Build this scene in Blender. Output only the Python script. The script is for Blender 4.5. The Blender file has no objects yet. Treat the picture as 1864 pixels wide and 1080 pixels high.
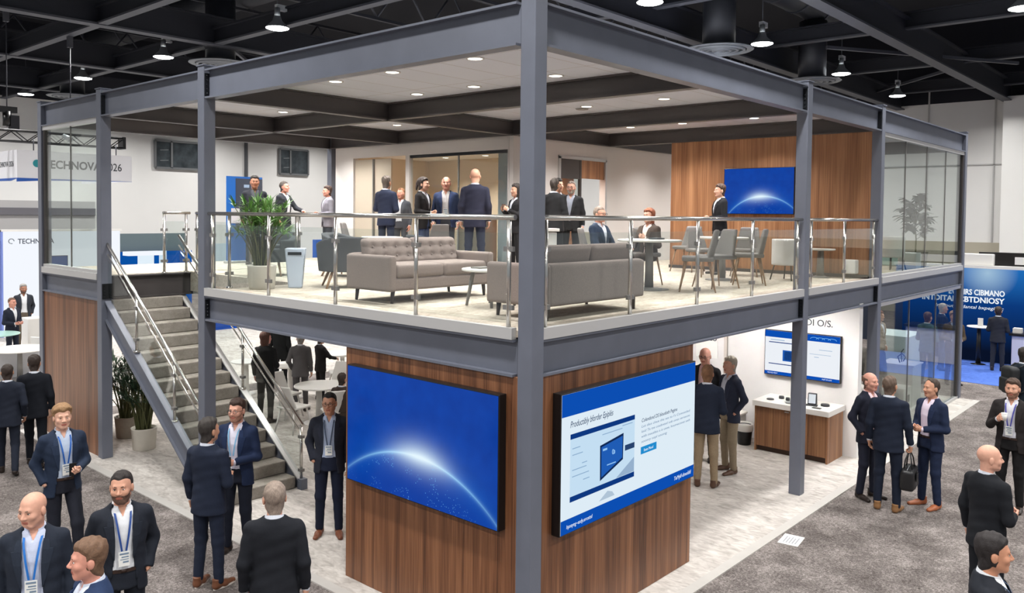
import bpy, bmesh, math, random
import numpy as np
from mathutils import Vector, Matrix
random.seed(7)
rng = np.random.default_rng(7)
SC = bpy.context.scene
COL = SC.collection
PI = math.pi
R = math.radians

# ------------------------------------------------------------------ colours and materials
def lin(c):
    return tuple(((v / 255) / 12.92 if v / 255 <= 0.04045 else ((v / 255 + 0.055) / 1.055) ** 2.4) for v in c)

MATS = {}
def nodes_of(name):
    m = bpy.data.materials.new(name)
    m.use_nodes = True
    nt = m.node_tree
    return m, nt, nt.nodes, nt.links, nt.nodes['Principled BSDF']

def mat(name, rgb, rough=0.5, metal=0.0, noise=0.0, nscale=30.0, bump=0.0, bscale=200.0, spec=0.5, stretch=None, coat=0.0):
    """principled material; noise = relative colour mottling, bump = fine surface relief"""
    if name in MATS:
        return MATS[name]
    m, nt, N, L, b = nodes_of(name)
    c = lin(rgb)
    b.inputs['Base Color'].default_value = (*c, 1)
    b.inputs['Roughness'].default_value = rough
    b.inputs['Metallic'].default_value = metal
    b.inputs['Specular IOR Level'].default_value = spec
    b.inputs['Coat Weight'].default_value = coat
    if noise or bump:
        tc = N.new('ShaderNodeTexCoord')
        mp = N.new('ShaderNodeMapping')
        if stretch:
            mp.inputs['Scale'].default_value = stretch
        L.new(tc.outputs['Object'], mp.inputs['Vector'])
    if noise:
        n = N.new('ShaderNodeTexNoise'); n.inputs['Scale'].default_value = nscale; n.inputs['Detail'].default_value = 5
        L.new(mp.outputs['Vector'], n.inputs['Vector'])
        r = N.new('ShaderNodeValToRGB')
        r.color_ramp.elements[0].position = 0.3; r.color_ramp.elements[1].position = 0.7
        r.color_ramp.elements[0].color = (*[v * (1 - noise) for v in c], 1)
        r.color_ramp.elements[1].color = (*[min(1, v * (1 + noise)) for v in c], 1)
        L.new(n.outputs['Fac'], r.inputs['Fac']); L.new(r.outputs['Color'], b.inputs['Base Color'])
    if bump:
        n2 = N.new('ShaderNodeTexNoise'); n2.inputs['Scale'].default_value = bscale; n2.inputs['Detail'].default_value = 3
        L.new(mp.outputs['Vector'], n2.inputs['Vector'])
        bp = N.new('ShaderNodeBump'); bp.inputs['Strength'].default_value = bump; bp.inputs['Distance'].default_value = 0.01
        L.new(n2.outputs['Fac'], bp.inputs['Height']); L.new(bp.outputs['Normal'], b.inputs['Normal'])
    MATS[name] = m
    return m

def emit(name, rgb, strength=1.0):
    if name in MATS:
        return MATS[name]
    m, nt, N, L, b = nodes_of(name)
    e = N.new('ShaderNodeEmission'); e.inputs['Color'].default_value = (*lin(rgb), 1); e.inputs['Strength'].default_value = strength
    L.new(e.outputs[0], N['Material Output'].inputs['Surface'])
    MATS[name] = m
    return m

def glass(name, tint=(248, 251, 250), refl=1.0):
    if name in MATS:
        return MATS[name]
    m, nt, N, L, b = nodes_of(name)
    t = N.new('ShaderNodeBsdfTransparent'); t.inputs['Color'].default_value = (*lin(tint), 1)
    g = N.new('ShaderNodeBsdfGlossy'); g.inputs['Roughness'].default_value = 0.02
    f = N.new('ShaderNodeLayerWeight'); f.inputs['Blend'].default_value = 0.5
    pw = N.new('ShaderNodeMath'); pw.operation = 'POWER'; pw.inputs[1].default_value = 4.0
    L.new(f.outputs['Facing'], pw.inputs[0])
    mul = N.new('ShaderNodeMath'); mul.operation = 'MULTIPLY_ADD'; mul.inputs[1].default_value = .7 * refl; mul.inputs[2].default_value = .05 * refl
    L.new(pw.outputs[0], mul.inputs[0])
    mx = N.new('ShaderNodeMixShader')
    L.new(mul.outputs[0], mx.inputs[0]); L.new(t.outputs[0], mx.inputs[1]); L.new(g.outputs[0], mx.inputs[2])
    L.new(mx.outputs[0], N['Material Output'].inputs['Surface'])
    MATS[name] = m
    return m

def wood(name, a, b_, c, rough=0.42, sc=1.0):
    """vertical-grain veneer"""
    if name in MATS:
        return MATS[name]
    m, nt, N, L, b = nodes_of(name)
    tc = N.new('ShaderNodeTexCoord')
    mp = N.new('ShaderNodeMapping'); mp.inputs['Scale'].default_value = (11 * sc, 11 * sc, 0.35 * sc)
    L.new(tc.outputs['Object'], mp.inputs['Vector'])
    n1 = N.new('ShaderNodeTexNoise'); n1.inputs['Scale'].default_value = 1.0; n1.inputs['Detail'].default_value = 3; n1.inputs['Distortion'].default_value = 0.3
    L.new(mp.outputs['Vector'], n1.inputs['Vector'])
    mp2 = N.new('ShaderNodeMapping'); mp2.inputs['Scale'].default_value = (70 * sc, 70 * sc, 1.2 * sc)
    L.new(tc.outputs['Object'], mp2.inputs['Vector'])
    n2 = N.new('ShaderNodeTexNoise'); n2.inputs['Scale'].default_value = 1.0; n2.inputs['Detail'].default_value = 4
    L.new(mp2.outputs['Vector'], n2.inputs['Vector'])
    mix = N.new('ShaderNodeMath'); mix.operation = 'MULTIPLY_ADD'; mix.inputs[1].default_value = 0.55; 
    sc2 = N.new('ShaderNodeMath'); sc2.operation = 'MULTIPLY'; sc2.inputs[1].default_value = 0.45
    L.new(n2.outputs['Fac'], sc2.inputs[0]); L.new(n1.outputs['Fac'], mix.inputs[0]); L.new(sc2.outputs[0], mix.inputs[2])
    r = N.new('ShaderNodeValToRGB')
    e = r.color_ramp.elements
    e[0].position = 0.36; e[0].color = (*lin(a), 1); e[1].position = 0.66; e[1].color = (*lin(c), 1)
    k = e.new(0.5); k.color = (*lin(b_), 1)
    L.new(mix.outputs[0], r.inputs['Fac']); L.new(r.outputs['Color'], b.inputs['Base Color'])
    b.inputs['Roughness'].default_value = rough
    MATS[name] = m
    return m

STEEL = mat('painted_steel', (101, 105, 117), 0.42, 0.0, noise=0.06, nscale=3)
STEELD = mat('dark_beam_paint', (62, 58, 58), 0.5)
BOLT = mat('bolt_steel', (40, 42, 46), 0.4, 0.6)
STAIN = mat('brushed_stainless', (212, 211, 210), 0.38, 0.55)
CHROME = mat('polished_rail', (215, 212, 206), 0.2, 1.0)
GLASS = glass('clear_glass')
GLASST = glass('tinted_glass', (240, 245, 243), 1.1)
WOOD = wood('walnut_veneer', (76, 45, 28), (118, 76, 50), (152, 104, 72))
WOODL = wood('warm_walnut_panel', (112, 74, 48), (146, 102, 70), (174, 128, 92), sc=0.8)
WHITE = mat('white_wall_paint', (226, 224, 222), 0.7, noise=0.02, nscale=2)
HALLW = mat('hall_wall_paint', (222, 221, 219), 0.8, noise=0.03, nscale=0.4)
BLACK = mat('black_plastic', (14, 14, 16), 0.35)
DARK = mat('dark_ceiling_steel', (27, 29, 38), 0.6)
DARK2 = mat('grey_ceiling_steel', (62, 64, 72), 0.55)
CEIL = mat('black_deck', (22, 24, 33), 0.9)
PLW = mat('white_plastic', (232, 230, 226), 0.4)
TOPW = mat('white_worktop', (238, 234, 228), 0.3)
FABG = mat('grey_upholstery', (138, 124, 118), 0.95, noise=0.12, nscale=120, bump=0.3, bscale=500)
FABD = mat('charcoal_upholstery', (70, 72, 76), 0.9, noise=0.12, nscale=120, bump=0.3, bscale=500)
FABC = mat('stone_chair_fabric', (120, 116, 114), 0.9, noise=0.1, nscale=120, bump=0.3, bscale=500)
LEGW = wood('pale_oak', (120, 92, 68), (150, 118, 90), (172, 140, 110), sc=3)
LEGD = mat('dark_wood_leg', (48, 36, 30), 0.5)
LEGG = mat('grey_painted_metal', (128, 126, 124), 0.4, 0.3)
POTW = mat('white_pot_glaze', (222, 216, 204), 0.5, noise=0.04, nscale=8)
POTG = mat('beige_concrete_pot', (168, 160, 148), 0.8, noise=0.05, nscale=20)
SOIL = mat('dark_soil', (40, 30, 24), 1.0, noise=0.3, nscale=60)
LEAF = mat('palm_leaf', (92, 136, 62), 0.45, noise=0.35, nscale=12)
LEAFD = mat('deep_green_leaf', (44, 70, 46), 0.5, noise=0.35, nscale=12)
LEAFG = mat('dusty_green_leaf', (92, 98, 84), 0.6, noise=0.25, nscale=10)
STEM = mat('plant_stem', (84, 86, 50), 0.7, noise=0.2, nscale=40)
PAPER = mat('paper_white', (238, 238, 234), 0.7)
TEXTK = mat('dark_print', (44, 48, 58), 0.6)

# ------------------------------------------------------------------ things, parts
def link(o, parent=None):
    COL.objects.link(o)
    if parent is not None:
        o.parent = parent
    return o

def tag(o, label, cat, group=None, kind=None):
    o['label'] = label; o['category'] = cat
    if group: o['group'] = group
    if kind: o['kind'] = kind
    return o

def thing(name, label, cat, loc=(0, 0, 0), rz=0.0, group=None):
    o = bpy.data.objects.new(name, None)
    o.empty_display_size = 0.2
    COL.objects.link(o)
    o.location = loc; o.rotation_euler = (0, 0, rz)
    return tag(o, label, cat, group)

def mesh_obj(name, V, F, m, parent=None, smooth=False, mats=None, fm=None):
    me = bpy.data.meshes.new(name)
    V = np.asarray(V, dtype=np.float32)
    me.from_pydata(V.tolist(), [], [tuple(int(i) for i in f) for f in F] if not isinstance(F, np.ndarray) else F.tolist())
    for k in (mats or [m]):
        me.materials.append(k)
    if fm is not None:
        me.polygons.foreach_set('material_index', np.asarray(fm, dtype=np.int32))
    if smooth:
        me.polygons.foreach_set('use_smooth', np.ones(len(me.polygons), dtype=bool))
    me.update()
    o = bpy.data.objects.new(name, me)
    return link(o, parent)

class MB:
    """collects simple shapes into one mesh"""
    def __init__(s):
        s.v = []; s.f = []; s.sm = []
    def add(s, V, F, smooth=False):
        n = len(s.v)
        s.v += [tuple(p) for p in V]
        s.f += [tuple(i + n for i in f) for f in F]
        s.sm += [smooth] * len(F)
        return s
    def box(s, x0, x1, y0, y1, z0, z1):
        V = [(x, y, z) for z in (z0, z1) for y in (y0, y1) for x in (x0, x1)]
        return s.add(V, [(0, 2, 3, 1), (4, 5, 7, 6), (0, 1, 5, 4), (2, 6, 7, 3), (0, 4, 6, 2), (1, 3, 7, 5)])
    def cbox(s, c, d):
        return s.box(c[0] - d[0] / 2, c[0] + d[0] / 2, c[1] - d[1] / 2, c[1] + d[1] / 2, c[2] - d[2] / 2, c[2] + d[2] / 2)
    def bar(s, p0, p1, w, h, up=(0, 0, 1)):
        """square bar from p0 to p1, w across, h along up"""
        a = Vector(p0); b = Vector(p1); d = (b - a).normalized(); u = Vector(up)
        if abs(d.dot(u)) > 0.99: u = Vector((1, 0, 0))
        sd = d.cross(u).normalized(); u = sd.cross(d).normalized()
        V = [p + sd * (i * w / 2) + u * (j * h / 2) for p in (a, b) for j in (-1, 1) for i in (-1, 1)]
        return s.add(V, [(0, 2, 3, 1), (4, 5, 7, 6), (0, 1, 5, 4), (2, 6, 7, 3), (0, 4, 6, 2), (1, 3, 7, 5)])
    def cone(s, p0, p1, r0, r1, n=12, caps=True):
        a = Vector(p0); b = Vector(p1); d = (b - a).normalized()
        u = Vector((0, 0, 1)) if abs(d.z) < 0.95 else Vector((1, 0, 0))
        x = d.cross(u).normalized(); y = d.cross(x).normalized()
        V = []
        for p, r in ((a, r0), (b, r1)):
            for i in range(n):
                t = 2 * PI * i / n
                V.append(p + (x * math.cos(t) + y * math.sin(t)) * r)
        s.add(V, [(i, n + i, n + (i + 1) % n, (i + 1) % n) for i in range(n)], True)
        if caps:
            s.add(V[:n], [tuple(range(n))]); s.add(V[n:], [tuple(range(n - 1, -1, -1))])
        return s
    def cyl(s, p0, p1, r, n=12):
        return s.cone(p0, p1, r, r, n)
    def tube(s, pts, r, n=8):
        pts = [Vector(p) for p in pts]
        V = []; prev = None
        for i, p in enumerate(pts):
            d = (pts[min(i + 1, len(pts) - 1)] - pts[max(i - 1, 0)]).normalized()
            if prev is None:
                u = Vector((0, 0, 1)) if abs(d.z) < 0.9 else Vector((1, 0, 0))
                x = d.cross(u).normalized()
            else:
                x = (prev - d * prev.dot(d)).normalized()
            prev = x; y = d.cross(x).normalized()
            rr = r[i] if isinstance(r, (list, tuple)) else r
            V += [p + (x * math.cos(2 * PI * k / n) + y * math.sin(2 * PI * k / n)) * rr for k in range(n)]
        F = [(i * n + k, i * n + (k + 1) % n, (i + 1) * n + (k + 1) % n, (i + 1) * n + k) for i in range(len(pts) - 1) for k in range(n)]
        s.add(V, [f[::-1] for f in F], True)
        s.add(V[:n], [tuple(range(n - 1, -1, -1))]); s.add(V[-n:], [tuple(range(n))])
        return s
    def lathe(s, prof, c=(0, 0, 0), n=24, smooth=True):
        V = []
        for r, z in prof:
            V += [(c[0] + r * math.cos(2 * PI * k / n), c[1] + r * math.sin(2 * PI * k / n), c[2] + z) for k in range(n)]
        F = [(i * n + k, i * n + (k + 1) % n, (i + 1) * n + (k + 1) % n, (i + 1) * n + k) for i in range(len(prof) - 1) for k in range(n)]
        return s.add(V, F, smooth)
    def disc(s, c, r, n=24, up=True):
        V = [(c[0] + r * math.cos(2 * PI * k / n), c[1] + r * math.sin(2 * PI * k / n), c[2]) for k in range(n)]
        return s.add(V, [tuple(range(n)) if up else tuple(range(n - 1, -1, -1))])
    def prism(s, poly, axis, a, b):
        """extrude a 2-D polygon along 'x','y' or 'z' from a to b"""
        n = len(poly)
        def P(q, t):
            return {'x': (t, q[0], q[1]), 'y': (q[0], t, q[1]), 'z': (q[0], q[1], t)}[axis]
        V = [P(q, a) for q in poly] + [P(q, b) for q in poly]
        F = [tuple(range(n)), tuple(range(2 * n - 1, n - 1, -1))] + [(i, n + i, n + (i + 1) % n, (i + 1) % n) for i in range(n)]
        return s.add(V, F)
    def ball(s, c, r, n=10, m=6):
        rx, ry, rz = (r, r, r) if not isinstance(r, (tuple, list)) else r
        V = [(c[0], c[1], c[2] - rz)]
        for j in range(1, m):
            t = -PI / 2 + PI * j / m
            V += [(c[0] + rx * math.cos(t) * math.cos(2 * PI * k / n), c[1] + ry * math.cos(t) * math.sin(2 * PI * k / n), c[2] + rz * math.sin(t)) for k in range(n)]
        V.append((c[0], c[1], c[2] + rz))
        F = [(0, 1 + (k + 1) % n, 1 + k) for k in range(n)]
        F += [(1 + j * n + k, 1 + j * n + (k + 1) % n, 1 + (j + 1) * n + (k + 1) % n, 1 + (j + 1) * n + k) for j in range(m - 2) for k in range(n)]
        t = len(V) - 1; b = 1 + (m - 2) * n
        F += [(b + k, b + (k + 1) % n, t) for k in range(n)]
        return s.add(V, F, True)
    def build(s, name, m, parent=None, bevel=0.0, seg=2, fix=True):
        me = bpy.data.meshes.new(name)
        me.from_pydata(s.v, [], s.f)
        me.materials.append(m)
        me.polygons.foreach_set('use_smooth', np.array(s.sm, dtype=bool))
        if fix:
            bm = bmesh.new(); bm.from_mesh(me)
            bmesh.ops.remove_doubles(bm, verts=bm.verts, dist=1e-5)
            bmesh.ops.recalc_face_normals(bm, faces=bm.faces)
            if bevel:
                es = [e for e in bm.edges if len(e.link_faces) == 2 and e.calc_face_angle(0) > 0.6]
                bmesh.ops.bevel(bm, geom=es, offset=bevel, segments=seg, profile=0.5, affect='EDGES', clamp_overlap=True)
            bm.to_mesh(me); bm.free()
        me.update()
        return link(bpy.data.objects.new(name, me), parent)

def struct(o, label=None, cat=None):
    o['kind'] = 'structure'
    if label: o['label'] = label
    if cat: o['category'] = cat
    return o

def text_mesh(name, body, size, m, parent, loc, rot=(PI / 2, 0, 0), align='LEFT', extrude=0.0015, shear=0.0, width=None, bold=0.0):
    cu = bpy.data.curves.new(name, 'FONT')
    cu.body = body; cu.size = size; cu.extrude = extrude; cu.align_x = align; cu.shear = shear; cu.offset = bold
    cu.resolution_u = 3
    t = bpy.data.objects.new('tmp', cu)
    COL.objects.link(t)
    bpy.context.view_layer.update()
    me = bpy.data.meshes.new_from_object(t.evaluated_get(bpy.context.evaluated_depsgraph_get()))
    bpy.data.objects.remove(t); bpy.data.curves.remove(cu)
    me.materials.clear(); me.materials.append(m)
    o = bpy.data.objects.new(name, me)
    if width:
        xs = [v.co.x for v in me.vertices]; w0 = max(xs) - min(xs)
        for v in me.vertices: v.co.x *= width / w0
    link(o, parent)
    o.location = loc; o.rotation_euler = rot
    return o

def copy_tree(o, parent=None):
    c = o.copy(); COL.objects.link(c)
    if parent is not None: c.parent = parent
    for ch in [x for x in KIDS.get(o.name, [])]:
        copy_tree(ch, c)
    return c
KIDS = {}
def remember(o):
    """note the child lists of a thing so that it can be copied"""
    KIDS[o.name] = list(o.children)
    for ch in o.children: remember(ch)

def dup(o, loc, rz, label, group=None):
    c = copy_tree(o); c.location = loc; c.rotation_euler = (0, 0, rz); c['label'] = label
    if group: c['group'] = group
    return c

# ------------------------------------------------------------------ distance-field modelling
def snet(F, o, h):
    s = F < 0
    nx, ny, nz = F.shape
    cor = [(i, j, k) for i in (0, 1) for j in (0, 1) for k in (0, 1)]
    cnt = np.zeros((nx - 1, ny - 1, nz - 1), np.int8)
    for i, j, k in cor: cnt += s[i:nx - 1 + i, j:ny - 1 + j, k:nz - 1 + k]
    act = (cnt > 0) & (cnt < 8)
    I = np.argwhere(act)
    idx = np.zeros(act.shape, np.int32); idx[act] = np.arange(len(I))
    val = np.stack([F[I[:, 0] + i, I[:, 1] + j, I[:, 2] + k] for i, j, k in cor], 1)
    acc = np.zeros((len(I), 3)); n = np.zeros(len(I)); C = np.array(cor, float)
    for a in range(8):
        for b in range(a + 1, 8):
            if np.abs(C[a] - C[b]).sum() == 1:
                va, vb = val[:, a], val[:, b]
                m = (va < 0) != (vb < 0)
                t = va[m] / (va[m] - vb[m])
                acc[m] += C[a] + t[:, None] * (C[b] - C[a]); n[m] += 1
    V = (I + acc / n[:, None]) * h + np.asarray(o)
    Q = []
    for ax in range(3):
        S = np.moveaxis(s, (ax, (ax + 1) % 3, (ax + 2) % 3), (0, 1, 2)); D = np.moveaxis(idx, (ax, (ax + 1) % 3, (ax + 2) % 3), (0, 1, 2))
        lo, hi = S[:-1, 1:-1, 1:-1], S[1:, 1:-1, 1:-1]
        E = np.argwhere(lo != hi)
        if not len(E): continue
        i, j, k = E.T
        q = np.stack([D[i, j, k], D[i, j + 1, k], D[i, j + 1, k + 1], D[i, j, k + 1]], 1)
        fl = ~lo[i, j, k]
        q[fl] = q[fl][:, ::-1]
        Q.append(q)
    return V, np.concatenate(Q)

def grid(lo, hi, h):
    n = [int(math.ceil((b - a) / h)) + 1 for a, b in zip(lo, hi)]
    ax = [np.float32(a) + np.arange(k, dtype=np.float32) * np.float32(h) for a, k in zip(lo, n)]
    return ax[0][:, None, None], ax[1][None, :, None], ax[2][None, None, :]

def rc(P, a, b, ra, rb):
    X, Y, Z = P
    ax, ay, az = a; dx, dy, dz = b[0] - ax, b[1] - ay, b[2] - az
    L2 = dx * dx + dy * dy + dz * dz
    px, py, pz = X - ax, Y - ay, Z - az
    t = np.clip((px * dx + py * dy + pz * dz) / L2, 0, 1)
    return np.sqrt((px - t * dx) ** 2 + (py - t * dy) ** 2 + (pz - t * dz) ** 2) - (ra + t * (rb - ra))
def el(P, c, r):
    X, Y, Z = P
    px, py, pz = (X - c[0]) / r[0], (Y - c[1]) / r[1], (Z - c[2]) / r[2]
    k0 = np.sqrt(px ** 2 + py ** 2 + pz ** 2)
    k1 = np.sqrt((px / r[0]) ** 2 + (py / r[1]) ** 2 + (pz / r[2]) ** 2) + 1e-9
    return k0 * (k0 - 1) / k1
def rbox(P, c, hs, r):
    q = [np.abs(p - cc) - (h - r) for p, cc, h in zip(P, c, hs)]
    return np.sqrt(np.maximum(q[0], 0) ** 2 + np.maximum(q[1], 0) ** 2 + np.maximum(q[2], 0) ** 2) + np.minimum(np.maximum(np.maximum(q[0], q[1]), q[2]), 0) - r
def su(a, b, k):
    h = np.clip(0.5 + 0.5 * (b - a) / k, 0, 1)
    return b * (1 - h) + a * h - k * h * (1 - h)
def sx(a, b, k):
    return -su(-a, -b, k)
def sdf_obj(name, f, lo, hi, h, m, parent=None):
    P = grid(lo, hi, h)
    V, F = snet(np.broadcast_to(f(P), (P[0].size, P[1].size, P[2].size)), lo, h)
    return mesh_obj(name, V, F, m, parent, smooth=True)
# light levels
WORLD, HALL, DOWN, SOFFP, EXPO = 0.35, 265, 172, 90, 0.0
CAMV = (0.7253011064, 0.0341234260, 0.0104039011)
# ------------------------------------------------------------------ people
def head_sdf(P, wide=1.0):
    X, Y, Z = P
    X = X / wide
    P = (X, Y, Z)
    aX = np.abs(X)
    A = (aX, Y, Z)
    d = el(P, (0, -.012, .035), (.076, .096, .088))
    d = su(d, el(P, (0, .022, -.030), (.066, .073, .088)), .03)
    d = su(d, rc(A, (.046, .002, -.058), (.013, .066, -.094), .021, .022), .022)
    d = su(d, el(A, (.040, .062, -.022), (.024, .022, .022)), .02)
    d = su(d, rc(P, (-.032, .076, .028), (.032, .076, .028), .012, .012), .018)
    d = sx(d, -el(A, (.031, .104, .007), (.019, .018, .013)), .012)
    d = su(d, rc(P, (0, .086, .014), (0, .109, -.022), .0075, .0118), .012)
    d = su(d, el(A, (.012, .099, -.027), (.009, .010, .008)), .008)
    d = su(d, el(P, (0, .083, -.056), (.024, .013, .008)), .006)
    d = su(d, el(P, (0, .082, -.066), (.019, .012, .006)), .006)
    d = su(d, el(A, (.079, -.010, -.008), (.010, .020, .033)), .006)
    d = su(d, rc(P, (0, -.022, -.06), (0, -.034, -.23), .054, .060), .028)
    return d

def cranium(P):
    d = el(P, (0, -.012, .035), (.076, .096, .088))
    d = su(d, el(P, (0, .012, -.030), (.066, .070, .070)), .03)
    return su(d, rc(P, (0, -.022, -.06), (0, -.034, -.16), .054, .057), .028)

HEADS = {}
def head_mesh(h, wide):
    k = (h, wide)
    if k not in HEADS:
        lo = (-.10 * wide, -.13, -.235); hi = (.10 * wide, .14, .14)
        P = grid(lo, hi, h)
        V, F = snet(head_sdf(P, wide), lo, h)
        c = V[F].mean(1)
        mi = np.zeros(len(F), int)
        mi[(np.abs(c[:, 0]) < .024) & (c[:, 2] > -.072) & (c[:, 2] < -.050) & (c[:, 1] > .080)] = 1
        HEADS[k] = (V, F, mi)
    return HEADS[k]

def hand_sdf(P, curl):
    X, Y, Z = P
    d = rbox(P, (0, .002, .046), (.038, .0135, .046), .012)
    d = su(d, rc(P, (0, 0, -.03), (0, 0, .02), .026, .028), .02)
    a1, a2, a3 = {'relaxed': (22, 28, 18), 'grip': (58, 62, 40), 'flat': (8, 10, 6)}[curl]
    for i, (x, L, r) in enumerate(((-.031, .062, .0078), (-.0105, .078, .0088), (.0105, .084, .0092), (.031, .076, .0088))):
        p = (x, .003, .088 - (.008 if i == 0 else 0)); ang = 0
        for seg, a in ((.45, a1 + 3 * (3 - i)), (.31, a2), (.24, a3)):
            ang += R(a)
            q = (p[0] + x * .06, p[1] + math.sin(ang) * L * seg, p[2] + math.cos(ang) * L * seg)
            d = su(d, rc(P, p, q, r, r * .93), .004)
            p = q; r *= .93
    t0 = (.030, .004, .018); t1 = (.054, .020, .052); t2 = (.050, .034, .082) if curl != 'grip' else (.034, .048, .076)
    d = su(d, rc(P, t0, t1, .0125, .0105), .010)
    return su(d, rc(P, t1, t2, .0103, .0085), .004)

HANDS = {}
def hand_mesh(curl, h):
    if (curl, h) not in HANDS:
        lo = (-.055, -.03, -.035); hi = (.075, .12, .19)
        P = grid(lo, hi, h)
        HANDS[(curl, h)] = snet(hand_sdf(P, curl), lo, h)
    return HANDS[(curl, h)]

def shoe_sdf(P):
    X, Y, Z = P
    d = rc((X, Y, Z * 1.0), (0, -.055, .035), (0, .05, .032), .038, .040)
    d = su(d, rc((X, Y, Z * 1.25), (0, .05, .035), (0, .165, .026), .044, .034), .03)
    d = su(d, rc(P, (0, -.045, .05), (0, -.05, .115), .040, .043), .03)
    return np.maximum(np.maximum(d, -Z), Z - .115)
SHOE = {}
def shoe_mesh(h):
    if h not in SHOE:
        lo = (-.06, -.11, -.012); hi = (.06, .23, .13)
        SHOE[h] = snet(shoe_sdf(grid(lo, hi, h)), lo, h)
    return SHOE[h]

ZJ = [.70, .80, .90, 1.00, 1.10, 1.20, 1.30, 1.38, 1.43, 1.47, 1.50, 1.53, 1.58]
AJ = [.196, .192, .187, .178, .171, .180, .196, .199, .186, .148, .105, .078, .068]
BJ = [.142, .139, .135, .129, .123, .127, .133, .128, .117, .102, .088, .076, .068]
CJ = [.0, .0, .0, .004, .008, .012, .010, .0, -.010, -.016, -.018, -.016, -.014]

def torso(P, off=0.0, fat=1.0, z0=0.0):
    X, Y, Z = P
    Zr = Z - z0
    zz = Zr.ravel()
    a = np.interp(zz, ZJ, AJ).astype(np.float32).reshape(Zr.shape) + off
    b = np.interp(zz, ZJ, BJ).astype(np.float32).reshape(Zr.shape) + off
    if fat != 1.0:
        g = 1 + (fat - 1) * np.exp(-((Zr - 1.08) / .22) ** 2)
        a = a * (1 + (g - 1) * .6); b = b * g
    c = np.interp(zz, ZJ, CJ).astype(np.float32).reshape(Zr.shape) + (b - np.interp(zz, ZJ, BJ).astype(np.float32).reshape(Zr.shape) - off) * .6
    yy = Y - c
    k0 = np.sqrt((X / a) ** 2 + (yy / b) ** 2)
    k1 = np.sqrt((X / a ** 2) ** 2 + (yy / b ** 2) ** 2) + 1e-6
    return k0 * (k0 - 1) / k1

def fold(P, amp, ph):
    X, Y, Z = P
    return amp * (np.sin(38 * Z + 9 * X + 14 * Y + ph) * np.sin(11 * Z - 17 * X + ph * 2) + .6 * np.sin(60 * Z - 22 * X + 19 * Y + ph))

ARMS = {  # elbow and wrist of the right-hand side (x > 0), palm-normal hint, hand pose
    'down': ((.232, -.035, 1.150), (.242, .030, .905), (-1, .1, 0), 'relaxed'),
    'swing': ((.234, -.080, 1.155), (.238, .060, .925), (-1, 0, 0), 'relaxed'),
    'pocket': ((.252, -.085, 1.165), (.190, .045, .950), (-1, 0, 0), None),
    'front': ((.238, .000, 1.130), (.095, .225, 1.105), (-.6, -.2, .7), 'grip'),
    'clasp': ((.238, .000, 1.130), (.060, .235, 1.120), (-.5, -.6, .3), 'grip'),
    'cup': ((.250, .040, 1.140), (.110, .250, 1.270), (-.8, -.4, .1), 'grip'),
    'reach': ((.230, .160, 1.190), (.150, .400, 1.120), (-.7, .1, -.5), 'relaxed'),
    'table': ((.240, .130, 1.130), (.130, .340, 1.080), (-.4, 0, -.9), 'flat'),
    'carry': ((.238, -.010, 1.145), (.262, .045, .900), (-1, 0, 0), 'grip'),
}
PCOUNT = [0]

def suit_mat(rgb):
    return mat('suit_cloth_%02x%02x%02x' % rgb, rgb, 0.85, noise=0.07, nscale=60, bump=0.22, bscale=350, spec=0.25)

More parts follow.
